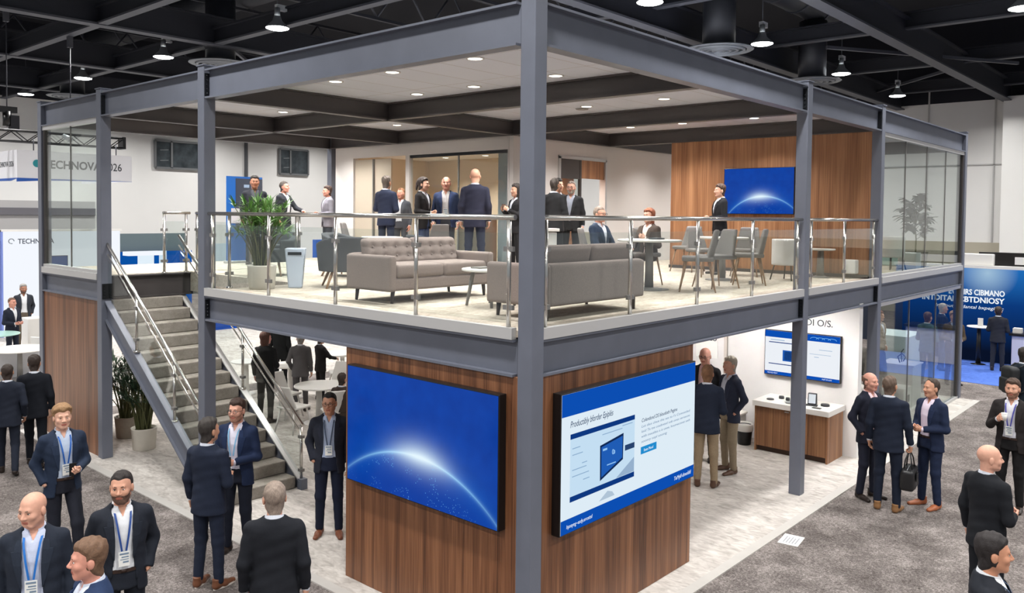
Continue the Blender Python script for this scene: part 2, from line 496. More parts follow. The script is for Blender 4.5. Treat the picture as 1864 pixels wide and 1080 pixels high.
def person(label, pos, face, h=1.78, z=0.0, suit=(34, 40, 58), shirt=(214, 218, 228), pants=None, shoes=(38, 28, 24), hair='short', haircol=(58, 44, 36),
           skin=(214, 164, 138), arms=('down', 'down'), pose='stand', yaw=0.0, tilt=0.0, fat=1.0, open_=False, lanyard=None, badge=True, glasses=False,
           beard=None, near=1, tie=None, cat='person', group=None, top=True, belt=False, sole=None, rough_hem=None, dress=False, pocket_sq=False):
    """near: 0 far away, 1 middle, 2 close. face: direction the body faces, degrees in plan (0 = +x)"""
    ph = PCOUNT[0] * 1.7; PCOUNT[0] += 1
    pants = pants or suit
    s = h / 1.78
    hb = {0: .024, 1: .0145, 2: .0115}[near]
    hh = {0: .011, 1: .0062, 2: .0048}[near]
    hn = {0: .010, 1: .0052, 2: .0042}[near]
    sit = pose == 'sit'
    z0 = -.44 if sit else 0.0
    hair_m = mat('hair_%02x%02x%02x' % haircol, haircol, 0.7, noise=0.22, nscale=90, bump=0.35, bscale=160, stretch=(1.6, .6, .6))
    skin_m = mat('skin_%02x%02x%02x' % skin, skin, 0.55, noise=0.06, nscale=40)
    lip_m = mat('lip_%02x%02x%02x' % skin, tuple(int(a * b) for a, b in zip(skin, (.84, .66, .66))), 0.5)
    eye_m = mat('eye_white', (226, 222, 216), 0.3)
    iris_m = mat('eye_iris', (44, 34, 28), 0.2)
    arm = []
    for sd, nm in zip((-1, 1), arms):     # arms = (left, right); the left side is x < 0
        e, w, pn, hp = ARMS[nm]
        arm.append((Vector((sd * e[0], e[1], e[2] + z0)), Vector((sd * w[0], w[1], w[2] + z0)), Vector((sd * pn[0], pn[1], pn[2])), hp, sd))
    if pose == 'walk':
        legs = [((-.09, 0, .90), (-.10, .17, .50), (-.10, .20, .09)), ((.09, 0, .90), (.10, .03, .49), (.10, -.20, .13))]
        ft = [(6, 0), (-6, 22)]
    elif sit:
        legs = [((-.09, .0, .50), (-.12, .42, .50), (-.12, .40, .09)), ((.09, .0, .50), (.12, .42, .50), (.12, .44, .09))]
        ft = [(8, 0), (-8, 0)]
    else:
        k = .012 * math.sin(ph * 3)
        legs = [((-.09, 0, .90), (-.105, .015, .50), (-.118, -.01 + k, .09)), ((.09, 0, .90), (.108, .015, .50), (.122, -.01 - k * 2, .09))]
        ft = [(10, 0), (-12, 0)]
    # --- body: torso, limbs, head and hands in one mesh
    lo = (-.36, -.26, .0); hi = (.36, .55 if sit else .34, 1.62 + z0)
    P = grid(lo, hi, .028 if near < 2 else .022)
    d = torso(P, -.030, fat, z0)
    d = np.maximum(d, (.86 + z0) - P[2])
    for a, b, c in legs:
        d = su(d, rc(P, a, b, .072, .052), .03); d = su(d, rc(P, b, c, .050, .036), .02)
    for e, w, pn, hp, sd in arm:
        d = su(d, rc(P, (sd * .175, 0, 1.41 + z0), e, .046, .036), .03); d = su(d, rc(P, e, w, .036, .027), .015)
    bV, bF = snet(d, lo, .028 if near < 2 else .022)
    Vs = [bV]; Fs = [bF]; Ms = [np.zeros(len(bF), int)]
    n = len(bV)
    wide = 1.0 + (fat - 1) * .35
    hV, hF, hM = head_mesh(hh, round(wide, 2))
    hc = Vector((0, .012, 1.655 + z0))
    piv = Vector((0, -.01, -.10))
    def head_xf(V):
        V = np.asarray(V, float)
        w = np.clip((V[:, 2] + .16) / .08, 0, 1)[:, None]
        Q = (Matrix.Rotation(R(yaw), 3, 'Z') @ Matrix.Rotation(R(-tilt), 3, 'X'))
        M = np.array(Q)
        rot = (V - np.array(piv)) @ M.T + np.array(piv)
        big = 1 + .055 * w
        return (V * (1 - w) + rot * w) * np.concatenate([big, big, np.ones_like(big)], 1) * np.array((1, 1, 1)) + np.array((0, 0, 1)) * (rot[:, 2:3] + .10) * .045 * w + np.array(hc)
    Vs.append(head_xf(hV)); Fs.append(hF + n); Ms.append(hM); n += len(hV)
    for sg in (-1, 1):
        eb = MB().ball((sg * .0305 * wide, .0765, .007), (.0118, .0115, .0060), 10, 6)
        ib = MB().ball((sg * .0305 * wide, .0845, .0065), (.0056, .0048, .0054), 8, 5)
        for q, mi in ((eb, 2), (ib, 3)):
            V = head_xf(q.v)
            tri = [f if len(f) == 4 else (f[0], f[1], f[2], f[2]) for f in q.f]
            Vs.append(V); Fs.append(np.array(tri) + n); Ms.append(np.full(len(tri), mi)); n += len(V)
    wrist_mats = []
    for e, w, pn, hp, sd in arm:
        if hp is None: continue
        V, F = hand_mesh(hp, hn)
        V = V.copy()
        fz = (w - e).normalized()
        fy = (pn - fz * pn.dot(fz)).normalized()
        fx = fy.cross(fz)
        # thumb side: the hand mesh has its thumb on +x
        up = Vector((0, .3, 1)) if abs(fz.z) < .8 else Vector((0, 1, 0))
        F = F.copy()
        if fx.dot(up) < 0:
            V[:, 0] *= -1; F = F[:, ::-1]
        M = np.array([fx, fy, fz]).T
        Vs.append(V @ M.T + np.array(w)); Fs.append(F + n); Ms.append(np.zeros(len(F), int)); n += len(V)
        wrist_mats.append((sd, w, fx, fy, fz))
    V = np.concatenate(Vs) * s
    F = [tuple(dict.fromkeys(f)) for f in np.concatenate(Fs).tolist()]
    body = mesh_obj('person', V, F, None, None, True, [skin_m, lip_m, eye_m, iris_m], np.concatenate(Ms))
    body.location = (pos[0], pos[1], z)
    body.rotation_euler = (0, 0, R(face) - PI / 2)
    tag(body, label, cat, group)
    def part(name, V, F, m, smooth=True, parent=body):
        return mesh_obj(name, np.asarray(V) * s, F, m, parent, smooth)
    # --- hair
    if hair != 'none':
        Pn = grid((-.115, -.15, -.20), (.115, .125, .160), hh)
        X, Y, Z = Pn
        Pw = (X / wide, Y, Z)
        cr = cranium(Pw)
        lump = .0022 * (np.sin(95 * X + 30 * Y + ph) * np.sin(70 * Z + 60 * Y) + np.sin(140 * Y + 60 * X))
        th = .007 + .014 * np.clip((Z - .03) / .08, 0, 1)
        if hair in ('long', 'pony', 'bob'): th = .012 + .012 * np.clip((Z + .02) / .1, 0, 1)
        if hair in ('crop', 'fringe', 'thin'): th = .005 + .004 * np.clip((Z - .03) / .08, 0, 1)
        if hair == 'full': th = .010 + .022 * np.clip((Z - .02) / .08, 0, 1)
        front = {'fringe': .110, 'thin': .094, 'crop': .086}.get(hair, .076)
        front = front + .012 * np.cos(np.clip(np.abs(X) / .05, 0, 1) * PI) * -1 + .004 * math.sin(ph * 5) * (X / .05)
        keep = np.minimum(Y - .020, ((front + (Y - .075) * .75) - Z) * .8)
        hd = cr - th + lump
        keep = np.maximum(keep, -(Z + (.155 if hair in ('long', 'bob') else .085)) - np.clip(-(Y + .02), 0, .06) * .6)
        keep = np.maximum(keep, Y - .098)
        soft = np.clip(-keep / (.022 if hair not in ('long', 'bob') else .012), 0, 1)
        hd = cr - th * soft ** .6 + lump * soft + .0025 * (1 - soft)
        hd = sx(hd, keep - .004, .004)
        hd = np.maximum(hd, -el((np.abs(Pw[0]), Y, Z), (.080, -.008, -.010), (.03, .024, .036))) if hair not in ('long', 'bob') else hd
        if hair == 'fringe':
            hd = np.maximum(hd, Z - .055 + .25 * (Y + .02))
        if hair == 'thin':
            hd = np.maximum(hd, np.where(Y > .045, Z - .06, -1))
        if hair in ('long', 'bob'):
            e = -.19 if hair == 'long' else -.12
            hd = su(hd, rc((np.abs(X), Y, Z), (.055, -.02, .03), (.062, -.035, e), .034, .026), .03)
            hd = su(hd, rc(Pn, (0, -.06, 0), (0, -.075, e), .05, .045), .03)
        if hair == 'pony':
            hd = su(hd, rc(Pn, (0, -.120, .03), (0, -.142, -.085), .028, .022), .012)
        if (hd < 0).any():
            hv, hf = snet(hd, (-.115, -.15, -.20), hh)
            V = head_xf(hv)
            n0 = len(V)
            br = MB()
            if near:
                for sg in (-1, 1):
                    br.tube([(sg * .014, .0915, .027), (sg * .030, .0895, .0305), (sg * .047, .076, .0245)], [.0026, .0036, .002], 6)
                br.tube([(sg * .018, .0865, .0105), (sg * .030, .0895, .0142), (sg * .043, .0815, .0108)], [.0012, .0019, .0012], 5)
                V = np.concatenate([V, head_xf(br.v)])
            part('hair', V, hf.tolist() + [tuple(i + n0 for i in f) for f in br.f], hair_m)
    elif near:
        br = MB()
        for sg in (-1, 1):
            br.tube([(sg * .014, .0915, .027), (sg * .030, .0895, .0305), (sg * .047, .076, .0245)], [.0026, .0036, .002], 6)
            br.tube([(sg * .018, .0865, .0105), (sg * .030, .0895, .0142), (sg * .043, .0815, .0108)], [.0012, .0019, .0012], 5)
        part('eyebrows', head_xf(br.v), br.f, hair_m)
    if beard and near:
        lo_ = (-.09, -.02, -.14); Pn = grid(lo_, (.09, .13, .0), hh)
        X, Y, Z = Pn
        bd = head_sdf(Pn, wide) - .0022 - .003 * np.clip(-(Z + .075) / .03, 0, 1) + .001 * np.sin(200 * X) * np.sin(180 * Z)
        bd = np.maximum(bd, np.maximum(Z + .041 - .55 * np.clip(.075 - Y, 0, .05), .018 - Y))
        bd = np.maximum(bd, -(Z + .118))
        bd = np.maximum(bd, -el(Pn, (0, .09, -.060), (.026, .05, .011)))
        if (bd < 0).any():
            V, F = snet(bd, lo_, hh)
            part('beard', head_xf(V), F, mat('beard_%02x%02x%02x' % beard, beard, .85, noise=.3, nscale=200))
    if glasses and near:
        g = MB()
        for sg in (-1, 1):
            c = (sg * .032, .108, .006)
            g.tube([(c[0] + .024 * math.cos(t), c[1] - .004 * abs(math.cos(t)), c[2] + .017 * math.sin(t)) for t in [2 * PI * k / 14 for k in range(15)]], .0022, 5)
            g.tube([(sg * .055, .102, .012), (sg * .078, .060, .012), (sg * .082, -.005, .008)], .0022, 5)
        g.tube([(-.009, .109, .010), (0, .112, .013), (.009, .109, .010)], .002, 5)
        part('glasses', head_xf(g.v), g.f, mat('spectacle_frame', (28, 26, 28), .3))
    # --- shirt
    lo = (-.34, -.24, .88 + z0); hi = (.34, .36, 1.60 + z0)
    if any(q[3] is not None for q in arm):
        lo = (-.34, -.24, min(.84 + z0, lo[2]))
        hi = (.34, .50, hi[2])
    hs = hb if near < 2 else .010
    P = grid(lo, hi, hs)
    X, Y, Z = P
    Zr = Z - z0
    d = torso(P, -.010, fat, z0) + fold(P, .0015, ph)
    nb = np.sqrt(X ** 2 + (Y + .012) ** 2)
    d = np.maximum(d, Zr - 1.505)
    ring = np.maximum(np.abs(nb - .063) - .006, np.maximum(Zr - (1.542 - .34 * np.clip(Y + .05, 0, .12)), 1.47 - Zr))
    d = np.minimum(d, ring)
    if not tie:
        d = np.maximum(d, -np.maximum(np.abs(X) - np.clip((Zr - 1.43) * .42, 0, .05), .02 - Y) - np.where(Zr > 1.43, 0, 1))
    d = np.maximum(d, .985 - Zr)
    for e, w, pn, hp, sd in arm:
        if hp is None: continue
        fz = (w - e).normalized()
        a = w - fz * .07
        c = rc(P, tuple(a), tuple(w + fz * .012), .034, .034)
        dd = (X - w.x) * fz.x + (Y - w.y) * fz.y + (Z - w.z) * fz.z
        d = np.minimum(d, np.maximum(c, dd - .016))
    V, F = snet(d, lo, hs)
    shirt_m = mat('shirt_%02x%02x%02x' % shirt, shirt, .8, noise=.03, nscale=60, bump=.2, bscale=200)
    part('shirt', V, F, shirt_m)
    if near:
        cl = MB(); rows = []
        th = [-152 + 304 * k / 20 for k in range(21)]
        for a in th:
            f = (1 - math.cos(R(a))) / 2; ar = R(a)
            zt = 1.548 - .036 * f; zb_ = zt - .036 - .030 * f ** 4
            rt_, rb_ = .0655, .082 + .016 * f ** 4
            sx_, sy_ = math.sin(ar), -math.cos(ar)
            rows.append([(rt_ * sx_ - .0 , -.012 + rt_ * sy_, zt + z0 - .012), (rt_ * sx_, -.012 + rt_ * sy_, zt + z0), ((rt_ + .006) * sx_, -.012 + (rt_ + .006) * sy_, zt + z0 + .001), (rb_ * sx_ * (1 - .35 * f ** 6), -.012 + rb_ * sy_, zb_ + z0), ((rb_ - .006) * sx_ * (1 - .35 * f ** 6), -.012 + (rb_ - .006) * sy_, zb_ + z0)])
        for i in range(20):
            for j in range(4): cl.add([rows[i][j], rows[i + 1][j], rows[i + 1][j + 1], rows[i][j + 1]], [(0, 1, 2, 3)], True)
        part('collar', cl.v, cl.f, shirt_m)
    if tie:
        t = MB()
        fy = lambda zz: np.interp(zz, ZJ, CJ) + (np.interp(zz, ZJ, BJ) - .006) * (1 + (fat - 1) * .8)
        t.prism([(-.016, 1.46), (.016, 1.46), (.024, 1.20), (.030, 1.06), (0, 1.02), (-.030, 1.06), (-.024, 1.20)], 'y', .02, .03)
        t.v = [(x, y - .03 + fy(zz) + .008, zz + z0) for x, y, zz in t.v]
        part('necktie', t.v, t.f, mat('tie_%02x%02x%02x' % tie, tie, .6), False)
    # --- trousers
    lo = (-.30, -.30, .0); hi = (.30, .56 if sit else .34, 1.06 + z0)
    P = grid(lo, hi, hb)
    X, Y, Z = P
    d = np.maximum(torso(P, -.007, fat, z0), np.maximum((.84 + z0) - Z, Z - (1.015 + z0)))
    if sit: d = np.maximum(torso(P, -.016, fat, z0), np.maximum(.42 - Z, Z - (1.02 + z0)))
    for (a, b, c) in legs:
        l = su(rc(P, a, b, .090, .065), rc(P, b, c, .064, .051), .03)
        l = np.maximum(l, (c[2] - .045) - Z)
        d = su(d, l, .02)
    d = d + fold(P, .0016, ph)
    V, F = snet(d, lo, hb)
    part('trousers' if not dress else 'skirt', V, F, suit_mat(pants))
    if belt:
        b = MB()
        ring = [(math.sin(t), math.cos(t)) for t in [R(-62 + 124 * k / 27) for k in range(28)]]
        a_, b_ = .176 * (1 + (fat - 1) * .55), .1285 * (1 + (fat - 1) * .95)
        for r_, zz in ((1.0, .985), (1.0, 1.015)):
            b.v += [(a_ * x, b_ * y + .004 + .6 * (fat - 1) * .13, zz + z0) for x, y in ring]
        b.f = [(i, 28 + i, 29 + i, i + 1) for i in range(27)]
        b.box(-.020, .020, b_ + .002 + .6 * (fat - 1) * .13, b_ + .010 + .6 * (fat - 1) * .13, .986 + z0, 1.014 + z0)
        part('belt', b.v, b.f, mat('leather_belt', (48, 30, 22), .5))
    # --- jacket
    hem = (.80 if not rough_hem else rough_hem) + z0
    if sit: hem = .98 + z0
    lo = (-.37, -.26, hem - .03); hi = (.37, .44, 1.56 + z0)
    P = grid(lo, hi, hb)
    X, Y, Z = P
    Zr = Z - z0
    d = torso(P, .004, fat, z0)
    d = np.maximum(d, hem + .05 * np.clip(Y, 0, .2) * (0 if not open_ else 1) - Z)
    d = np.maximum(d, Zr - 1.525)
    d = su(d, rc((np.abs(X), Y, Z), (.06, -.02, 1.475 + z0), (.172, -.008, 1.425 + z0), .044, .056), .03)
    fd = 0
    for e, w, pn, hp, sd in arm:
        fz = (w - e).normalized()
        a = rc(P, (sd * .178, -.006, 1.418 + z0), tuple(e), .065, .053)
        b = rc(P, tuple(e), tuple(w), .052, .043)
        dd = (X - w.x) * fz.x + (Y - w.y) * fz.y + (Z - w.z) * fz.z
        a = su(a, np.maximum(b, dd + .012), .03)
        d = su(d, a, .022)
    if top is not None:
        zb = 1.08
        if open_:
            w_ = np.interp(Zr.ravel(), [.7, .95, 1.08, 1.25, 1.42, 1.50], [.120, .090, .072, .066, .074, .080])
        else:
            w_ = np.interp(Zr.ravel(), [.7, .80, .96, zb, 1.25, 1.42, 1.50], [.09, .075, .022, .006, .040, .070, .082])
        w_ = w_.astype(np.float32).reshape(Zr.shape)
        aX = np.abs(X)
        lw = np.clip((Zr - zb + .03) / .25, 0, 1) * np.clip((1.47 - Zr) / .06, 0, 1) * .05
        lap = np.clip(1 - np.abs(aX - w_ - lw / 2) / (lw / 2 + .004), 0, 1) * (lw > .006) * (Y > .02)
        d = d - .003 * np.clip(lap * 3, 0, 1)
        d = np.maximum(d, -np.maximum(aX - w_, .025 - Y))
    d = np.maximum(d, -(np.maximum(np.sqrt(X ** 2 + (Y + .012) ** 2) - .060 - .25 * np.clip(Zr - 1.47, 0, 1), 1.44 - Zr)))
    d = d + fold(P, .0022, ph)
    V, F = snet(d, lo, hb)
    part('jacket', V, F, suit_mat(suit))
    if near and top is not None:
        def sy(x, zr):
            b_ = (np.interp(zr, ZJ, BJ) + .004); a_ = np.interp(zr, ZJ, AJ) + .004
            g = 1 + (fat - 1) * math.exp(-((zr - 1.08) / .22) ** 2) if fat != 1 else 1
            b2 = b_ * g; a_ *= 1 + (g - 1) * .6
            return np.interp(zr, ZJ, CJ) + (b2 - b_) * .6 + b2 * math.sqrt(max(0, 1 - (x / a_) ** 2))
        for sg in (-1, 1):
            lp = MB(); rows = []
            zs = [1.10, 1.16, 1.22, 1.28, 1.34, 1.375, 1.380, 1.42, 1.455]
            wd = [.006, .026, .044, .058, .068, .074, .050, .046, .030]
            for zr, ww in zip(zs, wd):
                wi = float(np.interp(zr, [.7, .95, 1.08, 1.25, 1.42, 1.50], [.120, .090, .072, .066, .074, .080])) if open_ else float(np.interp(zr, [1.08, 1.25, 1.42, 1.50], [.006, .040, .070, .082]))
                wi -= .002
                rows.append([(sg * x, sy(x, zr) + o, zr + z0) for x, o in ((wi, .002), (wi, .009), (wi + ww * .5, .0095), (wi + ww, .008), (wi + ww, .0))])
            for i in range(len(rows) - 1):
                for j in range(4):
                    q = [rows[i][j], rows[i][j + 1], rows[i + 1][j + 1], rows[i + 1][j]]
                    lp.add(q if sg > 0 else q[::-1], [(3, 2, 1, 0)])
            part('lapel', lp.v, lp.f, suit_mat(tuple(min(255, int(c * 1.12)) for c in suit)), False)
    # --- shoes
    for (a, b, c), (tw, up) in zip(legs, ft):
        V, F = shoe_mesh(.010 if near else .018)
        M = np.array(Matrix.Rotation(R(tw), 3, 'Z') @ Matrix.Rotation(R(-up), 3, 'X'))
        off = np.array([c[0], c[1] + .02, c[2] - .09])
        sh = part('shoe', V @ M.T + off, F, mat('shoe_%02x%02x%02x' % shoes, shoes, .35))
        if sole:
            pl = [(.045 * math.cos(t) * (1 if math.sin(t) > 0 else .9), .06 + .148 * math.sin(t)) for t in [2 * PI * k / 20 for k in range(20)]]
            q = MB().prism(pl, 'z', -.002, .018)
            mesh_obj('sole', (np.array(q.v) @ M.T + off) * s, q.f, mat('pale_sole', sole, .6), sh)
    # --- lanyard and badge
    if lanyard and near:
        def fy(x, zz):
            zr = zz - z0
            b_ = np.interp(zr, ZJ, BJ) * (1 + (fat - 1) * math.exp(-((zr - 1.08) / .22) ** 2)); a_ = np.interp(zr, ZJ, AJ)
            return np.interp(zr, ZJ, CJ) + b_ * math.sqrt(max(0, 1 - (x / a_) ** 2)) + .010 + (fat - 1) * .06
        zt, zl = 1.475 + z0, 1.17 + z0
        l = MB()
        for sg in (-1, 1):
            pts = []
            for k in range(9):
                u = k / 8; x = sg * (.062 * (1 - u) + .016 * u); zz = zt * (1 - u) + zl * u
                pts.append(Vector((x, fy(x, zz) if zz - z0 < 1.46 else .055, zz)))
            for k in range(8):
                l.bar(pts[k], pts[k + 1], .015, .003, (0, 1, 0))
        part('lanyard', l.v, l.f, mat('lanyard_%02x%02x%02x' % lanyard, lanyard, .6), False)
        if badge:
            yb = fy(0, 1.10 + z0) + .006
            b = MB().box(-.042, .042, yb, yb + .004, 1.045 + z0, 1.165 + z0)
            bo = part('badge', b.v, b.f, PAPER, False)
            p_ = MB()
            p_.box(-.034, .034, yb + .0035, yb + .0055, 1.142 + z0, 1.156 + z0); p_.box(-.034, .020, yb + .0035, yb + .0055, 1.118 + z0, 1.128 + z0)
            p_.box(-.034, .030, yb + .0035, yb + .0055, 1.100 + z0, 1.106 + z0); p_.box(-.034, .010, yb + .0035, yb + .0055, 1.075 + z0, 1.088 + z0)
            part('print', p_.v, p_.f, mat('badge_print', (120, 140, 160), .6), False, bo)
    body['_w'] = 0
    del body['_w']
    return body, wrist_mats, s

CAM = Vector((-5.4273, -4.6089, 3.95))
def facing(pos, rel):
    """heading in degrees of someone at pos who is turned rel degrees (counter-clockwise from above) from looking towards the aisle where the photographer stands"""
    return math.degrees(math.atan2(CAM.y - pos[1], CAM.x - pos[0])) + rel
# ------------------------------------------------------------------ hall: floor, walls, ceiling
DZ = 2.93            # level of the upper floor
def carpet_mat(name, a, b_, c, s1=5.0, s2=90.0, stretch=(1, 1, 1), rough=0.95):
    m, nt, N, L, b = nodes_of(name)
    tc = N.new('ShaderNodeTexCoord'); mp = N.new('ShaderNodeMapping'); mp.inputs['Scale'].default_value = stretch
    L.new(tc.outputs['Object'], mp.inputs['Vector'])
    n1 = N.new('ShaderNodeTexNoise'); n1.inputs['Scale'].default_value = s1; n1.inputs['Detail'].default_value = 6; n1.inputs['Roughness'].default_value = .7
    n2 = N.new('ShaderNodeTexNoise'); n2.inputs['Scale'].default_value = s2; n2.inputs['Detail'].default_value = 3; n2.inputs['Distortion'].default_value = 1.2
    L.new(mp.outputs[0], n1.inputs['Vector']); L.new(mp.outputs[0], n2.inputs['Vector'])
    mx = N.new('ShaderNodeMath'); mx.operation = 'MULTIPLY_ADD'; mx.inputs[1].default_value = .5
    m2 = N.new('ShaderNodeMath'); m2.operation = 'MULTIPLY'; m2.inputs[1].default_value = .5
    L.new(n1.outputs['Fac'], m2.inputs[0]); L.new(n2.outputs['Fac'], mx.inputs[0]); L.new(m2.outputs[0], mx.inputs[2])
    r = N.new('ShaderNodeValToRGB'); e = r.color_ramp.elements
    e[0].position = .36; e[0].color = (*lin(a), 1); e[1].position = .64; e[1].color = (*lin(c), 1)
    k = e.new(.5); k.color = (*lin(b_), 1)
    L.new(mx.outputs[0], r.inputs['Fac']); L.new(r.outputs['Color'], b.inputs['Base Color'])
    bp = N.new('ShaderNodeBump'); bp.inputs['Strength'].default_value = .35; bp.inputs['Distance'].default_value = .01
    L.new(n2.outputs['Fac'], bp.inputs['Height']); L.new(bp.outputs['Normal'], b.inputs['Normal'])
    b.inputs['Roughness'].default_value = rough; b.inputs['Specular IOR Level'].default_value = .2
    return m
CARPET = carpet_mat('charcoal_hall_carpet', (66, 60, 57), (110, 103, 100), (160, 152, 148), 1.6, 40.0)
STONE = carpet_mat('pale_marbled_carpet', (160, 154, 148), (188, 182, 176), (208, 203, 197), 4.0, 13.0, (1.0, 0.45, 1))
DECKF = carpet_mat('beige_deck_carpet', (160, 148, 134), (188, 177, 163), (208, 198, 185), 3.0, 20.0, (0.5, 1.0, 1))
BLUEC = carpet_mat('blue_booth_carpet', (60, 90, 170), (80, 112, 192), (94, 126, 206), 8.0, 160.0)
STAIRC = carpet_mat('taupe_stair_carpet', (120, 114, 106), (142, 136, 128), (160, 154, 146), 6.0, 120.0)

f = struct(MB().box(-18, 32.3, -18, 34.8, -.12, 0).build('floor', CARPET))
f = struct(MB().box(-.30, 14.75, -.40, 11.7, 0, .012).build('floor_platform', STONE))
EDGE = mat('platform_edge_strip', (184, 180, 175), .7, noise=.03, nscale=6)
struct(MB().box(-.30, -.18, -.40, 11.7, .012, .015).build('trim_1', EDGE))
struct(MB().box(-.18, 14.75, -.40, -.28, .012, .015).build('trim_2', EDGE))
struct(MB().box(-8, 17, 12.4, 24, 0, .006).build('floor_booth_pale', STONE))
struct(MB().box(16.9, 20.45, -8, 1.55, 0, .008).build('floor_booth', BLUEC))
# upper floor with the stair opening cut out of it
b = MB().box(.17, 14.6, .17, 5.55, 2.60, DZ).box(1.47, 14.6, 5.55, 8.83, 2.60, DZ).box(.17, 14.6, 8.92, 11.3, 2.60, DZ)
b.box(.05, .17, .05, 5.55, 2.87, DZ).box(.17, 14.6, .05, .17, 2.87, DZ).box(.05, .17, 8.99, 11.3, 2.87, DZ)
struct(b.build('floor_upper', DECKF))
b = MB().box(.17, 14.5, .17, 5.5, 2.56, 2.598).box(1.5, 14.5, 5.5, 8.8, 2.56, 2.598).box(.17, 14.5, 8.92, 11.25, 2.56, 2.598)
struct(b.build('ceiling_lower', WHITE))

def tile_mat():
    m, nt, N, L, b = nodes_of('ceiling_tile')
    tc = N.new('ShaderNodeTexCoord')
    br = N.new('ShaderNodeTexBrick'); br.offset = 0; br.inputs['Scale'].default_value = 1.0
    br.inputs['Mortar Size'].default_value = .006; br.inputs['Brick Width'].default_value = 1.2; br.inputs['Row Height'].default_value = .6
    br.inputs['Color1'].default_value = (*lin((240, 243, 252)), 1); br.inputs['Color2'].default_value = (*lin((236, 239, 248)), 1); br.inputs['Mortar'].default_value = (*lin((196, 190, 188)), 1)
    L.new(tc.outputs['Object'], br.inputs['Vector']); L.new(br.outputs['Color'], b.inputs['Base Color'])
    b.inputs['Roughness'].default_value = .9
    return m
struct(MB().box(.12, 14.5, .12, 11.25, 5.70, 5.75).build('ceiling_lounge', tile_mat()))

# hall walls
struct(MB().box(32, 32.3, -18, 34.8, 0, 8.75).build('wall_right', HALLW))
struct(MB().box(32, 32.3, -18, 34.8, 8.75, 12).build('wall_right_upper', CEIL))
struct(MB().box(-18, 32, 34.5, 34.8, 0, 8.75).build('wall_left', HALLW))
struct(MB().box(-18, 32, 34.5, 34.8, 8.75, 12).build('wall_left_upper', CEIL))
struct(MB().box(-18, 32.3, -18, 34.8, 12, 12.2).build('ceiling', CEIL))
WAIN = mat('olive_grey_wainscot', (172, 166, 150), .8, noise=.05, nscale=1.5)
for i, (y0, y1) in enumerate(((-14, -1.2), (2.6, 9.0), (10.2, 33))):
    struct(MB().box(31.93, 32.0, y0, y1, 0, 3.05).build('trim_%d' % (3 + i), WAIN))
JOINT = mat('panel_joint_grey', (176, 175, 174), .8)
for i, y in enumerate((5.4, 2.95, 1.2, -1.6)):
    struct(MB().box(31.96, 32.0, y - .03, y + .03, 3.05, 9.5).build('trim_%d' % (6 + i), JOINT))
struct(MB().box(31.96, 32.0, -14, 33, 6.15, 6.20).build('trim_10', JOINT))
PIER = mat('white_pier_paint', (230, 229, 226), .75)
struct(MB().box(31.3, 32, 1.35, 2.55, 0, 8.75).build('wall_pier', PIER))
# far-left hall wall: two dark clerestory windows, a grey soffit band and conduits
WIN = mat('window_dark_glass', (60, 66, 70), .15, noise=.4, nscale=2.5)
FRAMEW = mat('window_frame_grey', (96, 98, 100), .5)
for n, (x0, x1, z0, z1) in enumerate(((12.85, 15.05, 6.05, 7.35), (19.65, 21.45, 6.05, 7.4))):
    w = struct(MB().box(x0, x1, 34.42, 34.5, z0, z1).build('window_%d' % (n + 1), WIN))
    fr = MB()
    for xx in (x0, (x0 * 1.9 + x1 * 1.1) / 3, x1): fr.box(xx - .05, xx + .05, 34.36, 34.44, z0, z1)
    for zz in (z0, z1): fr.box(x0, x1, 34.36, 34.44, zz - .05, zz + .05)
    fr.build('window_frame', FRAMEW, w)
    cl = MB()
    for k in range(2): cl.bar((x0 + .25, 34.41, z0 + .35 + k * .5), (x0 + .65, 34.41, z0 + .38 + k * .5), .03, .03)
    cl.build('lamp_reflection', mat('reflection_grey', (120, 124, 126), .5), w)  # pale bars painted in as lamp reflections on the window glass
struct(MB().box(-12, 9.6, 33.2, 34.5, 3.15, 4.35).build('wall_ledge', mat('ledge_grey', (176, 174, 174), .8)))
struct(MB().box(-12, 9.6, 33.15, 33.2, 3.75, 4.05).build('trim_11', mat('ledge_band', (104, 102, 108), .7)))
struct(MB().box(17.6, 17.75, 34.4, 34.5, 5.8, 9).build('trim_12', mat('conduit_dark', (78, 80, 84), .6)))

# dark ceiling structure: girders along both directions, joists, braces, ducts
def girder(name, label, p0, p1, zb, h, w, m, grp=None):
    t = thing(name, label, 'girder', p0[:2] + (zb,), 0, grp)
    q = MB(); a = Vector((0, 0, 0)); bq = Vector((p1[0] - p0[0], p1[1] - p0[1], 0))
    MB().bar(a, bq, w, .05).build('bottom_flange', DARK2, t)
    MB().bar(a + Vector((0, 0, h)), bq + Vector((0, 0, h)), w, .05).build('top_flange', m, t)
    MB().bar(a + Vector((0, 0, h / 2)), bq + Vector((0, 0, h / 2)), .06, h).build('web', m, t)
    return t
OR = ['first', 'second', 'third', 'fourth', 'fifth', 'sixth', 'seventh']
for i, y in enumerate((2.45, 6.5, 17.0, 23.4, 30.2)):
    girder('ceiling_girder', ['deep dark ceiling girder running back over the right half of the stand', 'dark ceiling girder over the middle of the lounge roof', 'dark ceiling girder nearest of the three crossing above the left banner', 'dark ceiling girder second of the three crossing above the left banner', 'dark ceiling girder farthest, just in front of the left hall wall'][i], (-6, y), (31.9, y), 8.6, .75, .34, DARK)
for i, x in enumerate((3.3, 6.4, 12.3, 18.5, 24.7, 30.6)):
    girder('ceiling_cross_beam', ['pale edged ceiling beam slanting across the upper left corner', 'dark ceiling beam above the left row of lamps', 'dark ceiling beam just behind the lounge roof', 'dark ceiling beam crossing behind the second right lamp', 'dark ceiling beam crossing before the farthest right lamp', 'dark ceiling beam farthest, against the right hall wall'][i], (x, -8), (x, 34.4), 9.1 if i > 1 else 8.62, .42, .24, DARK)
k = 0
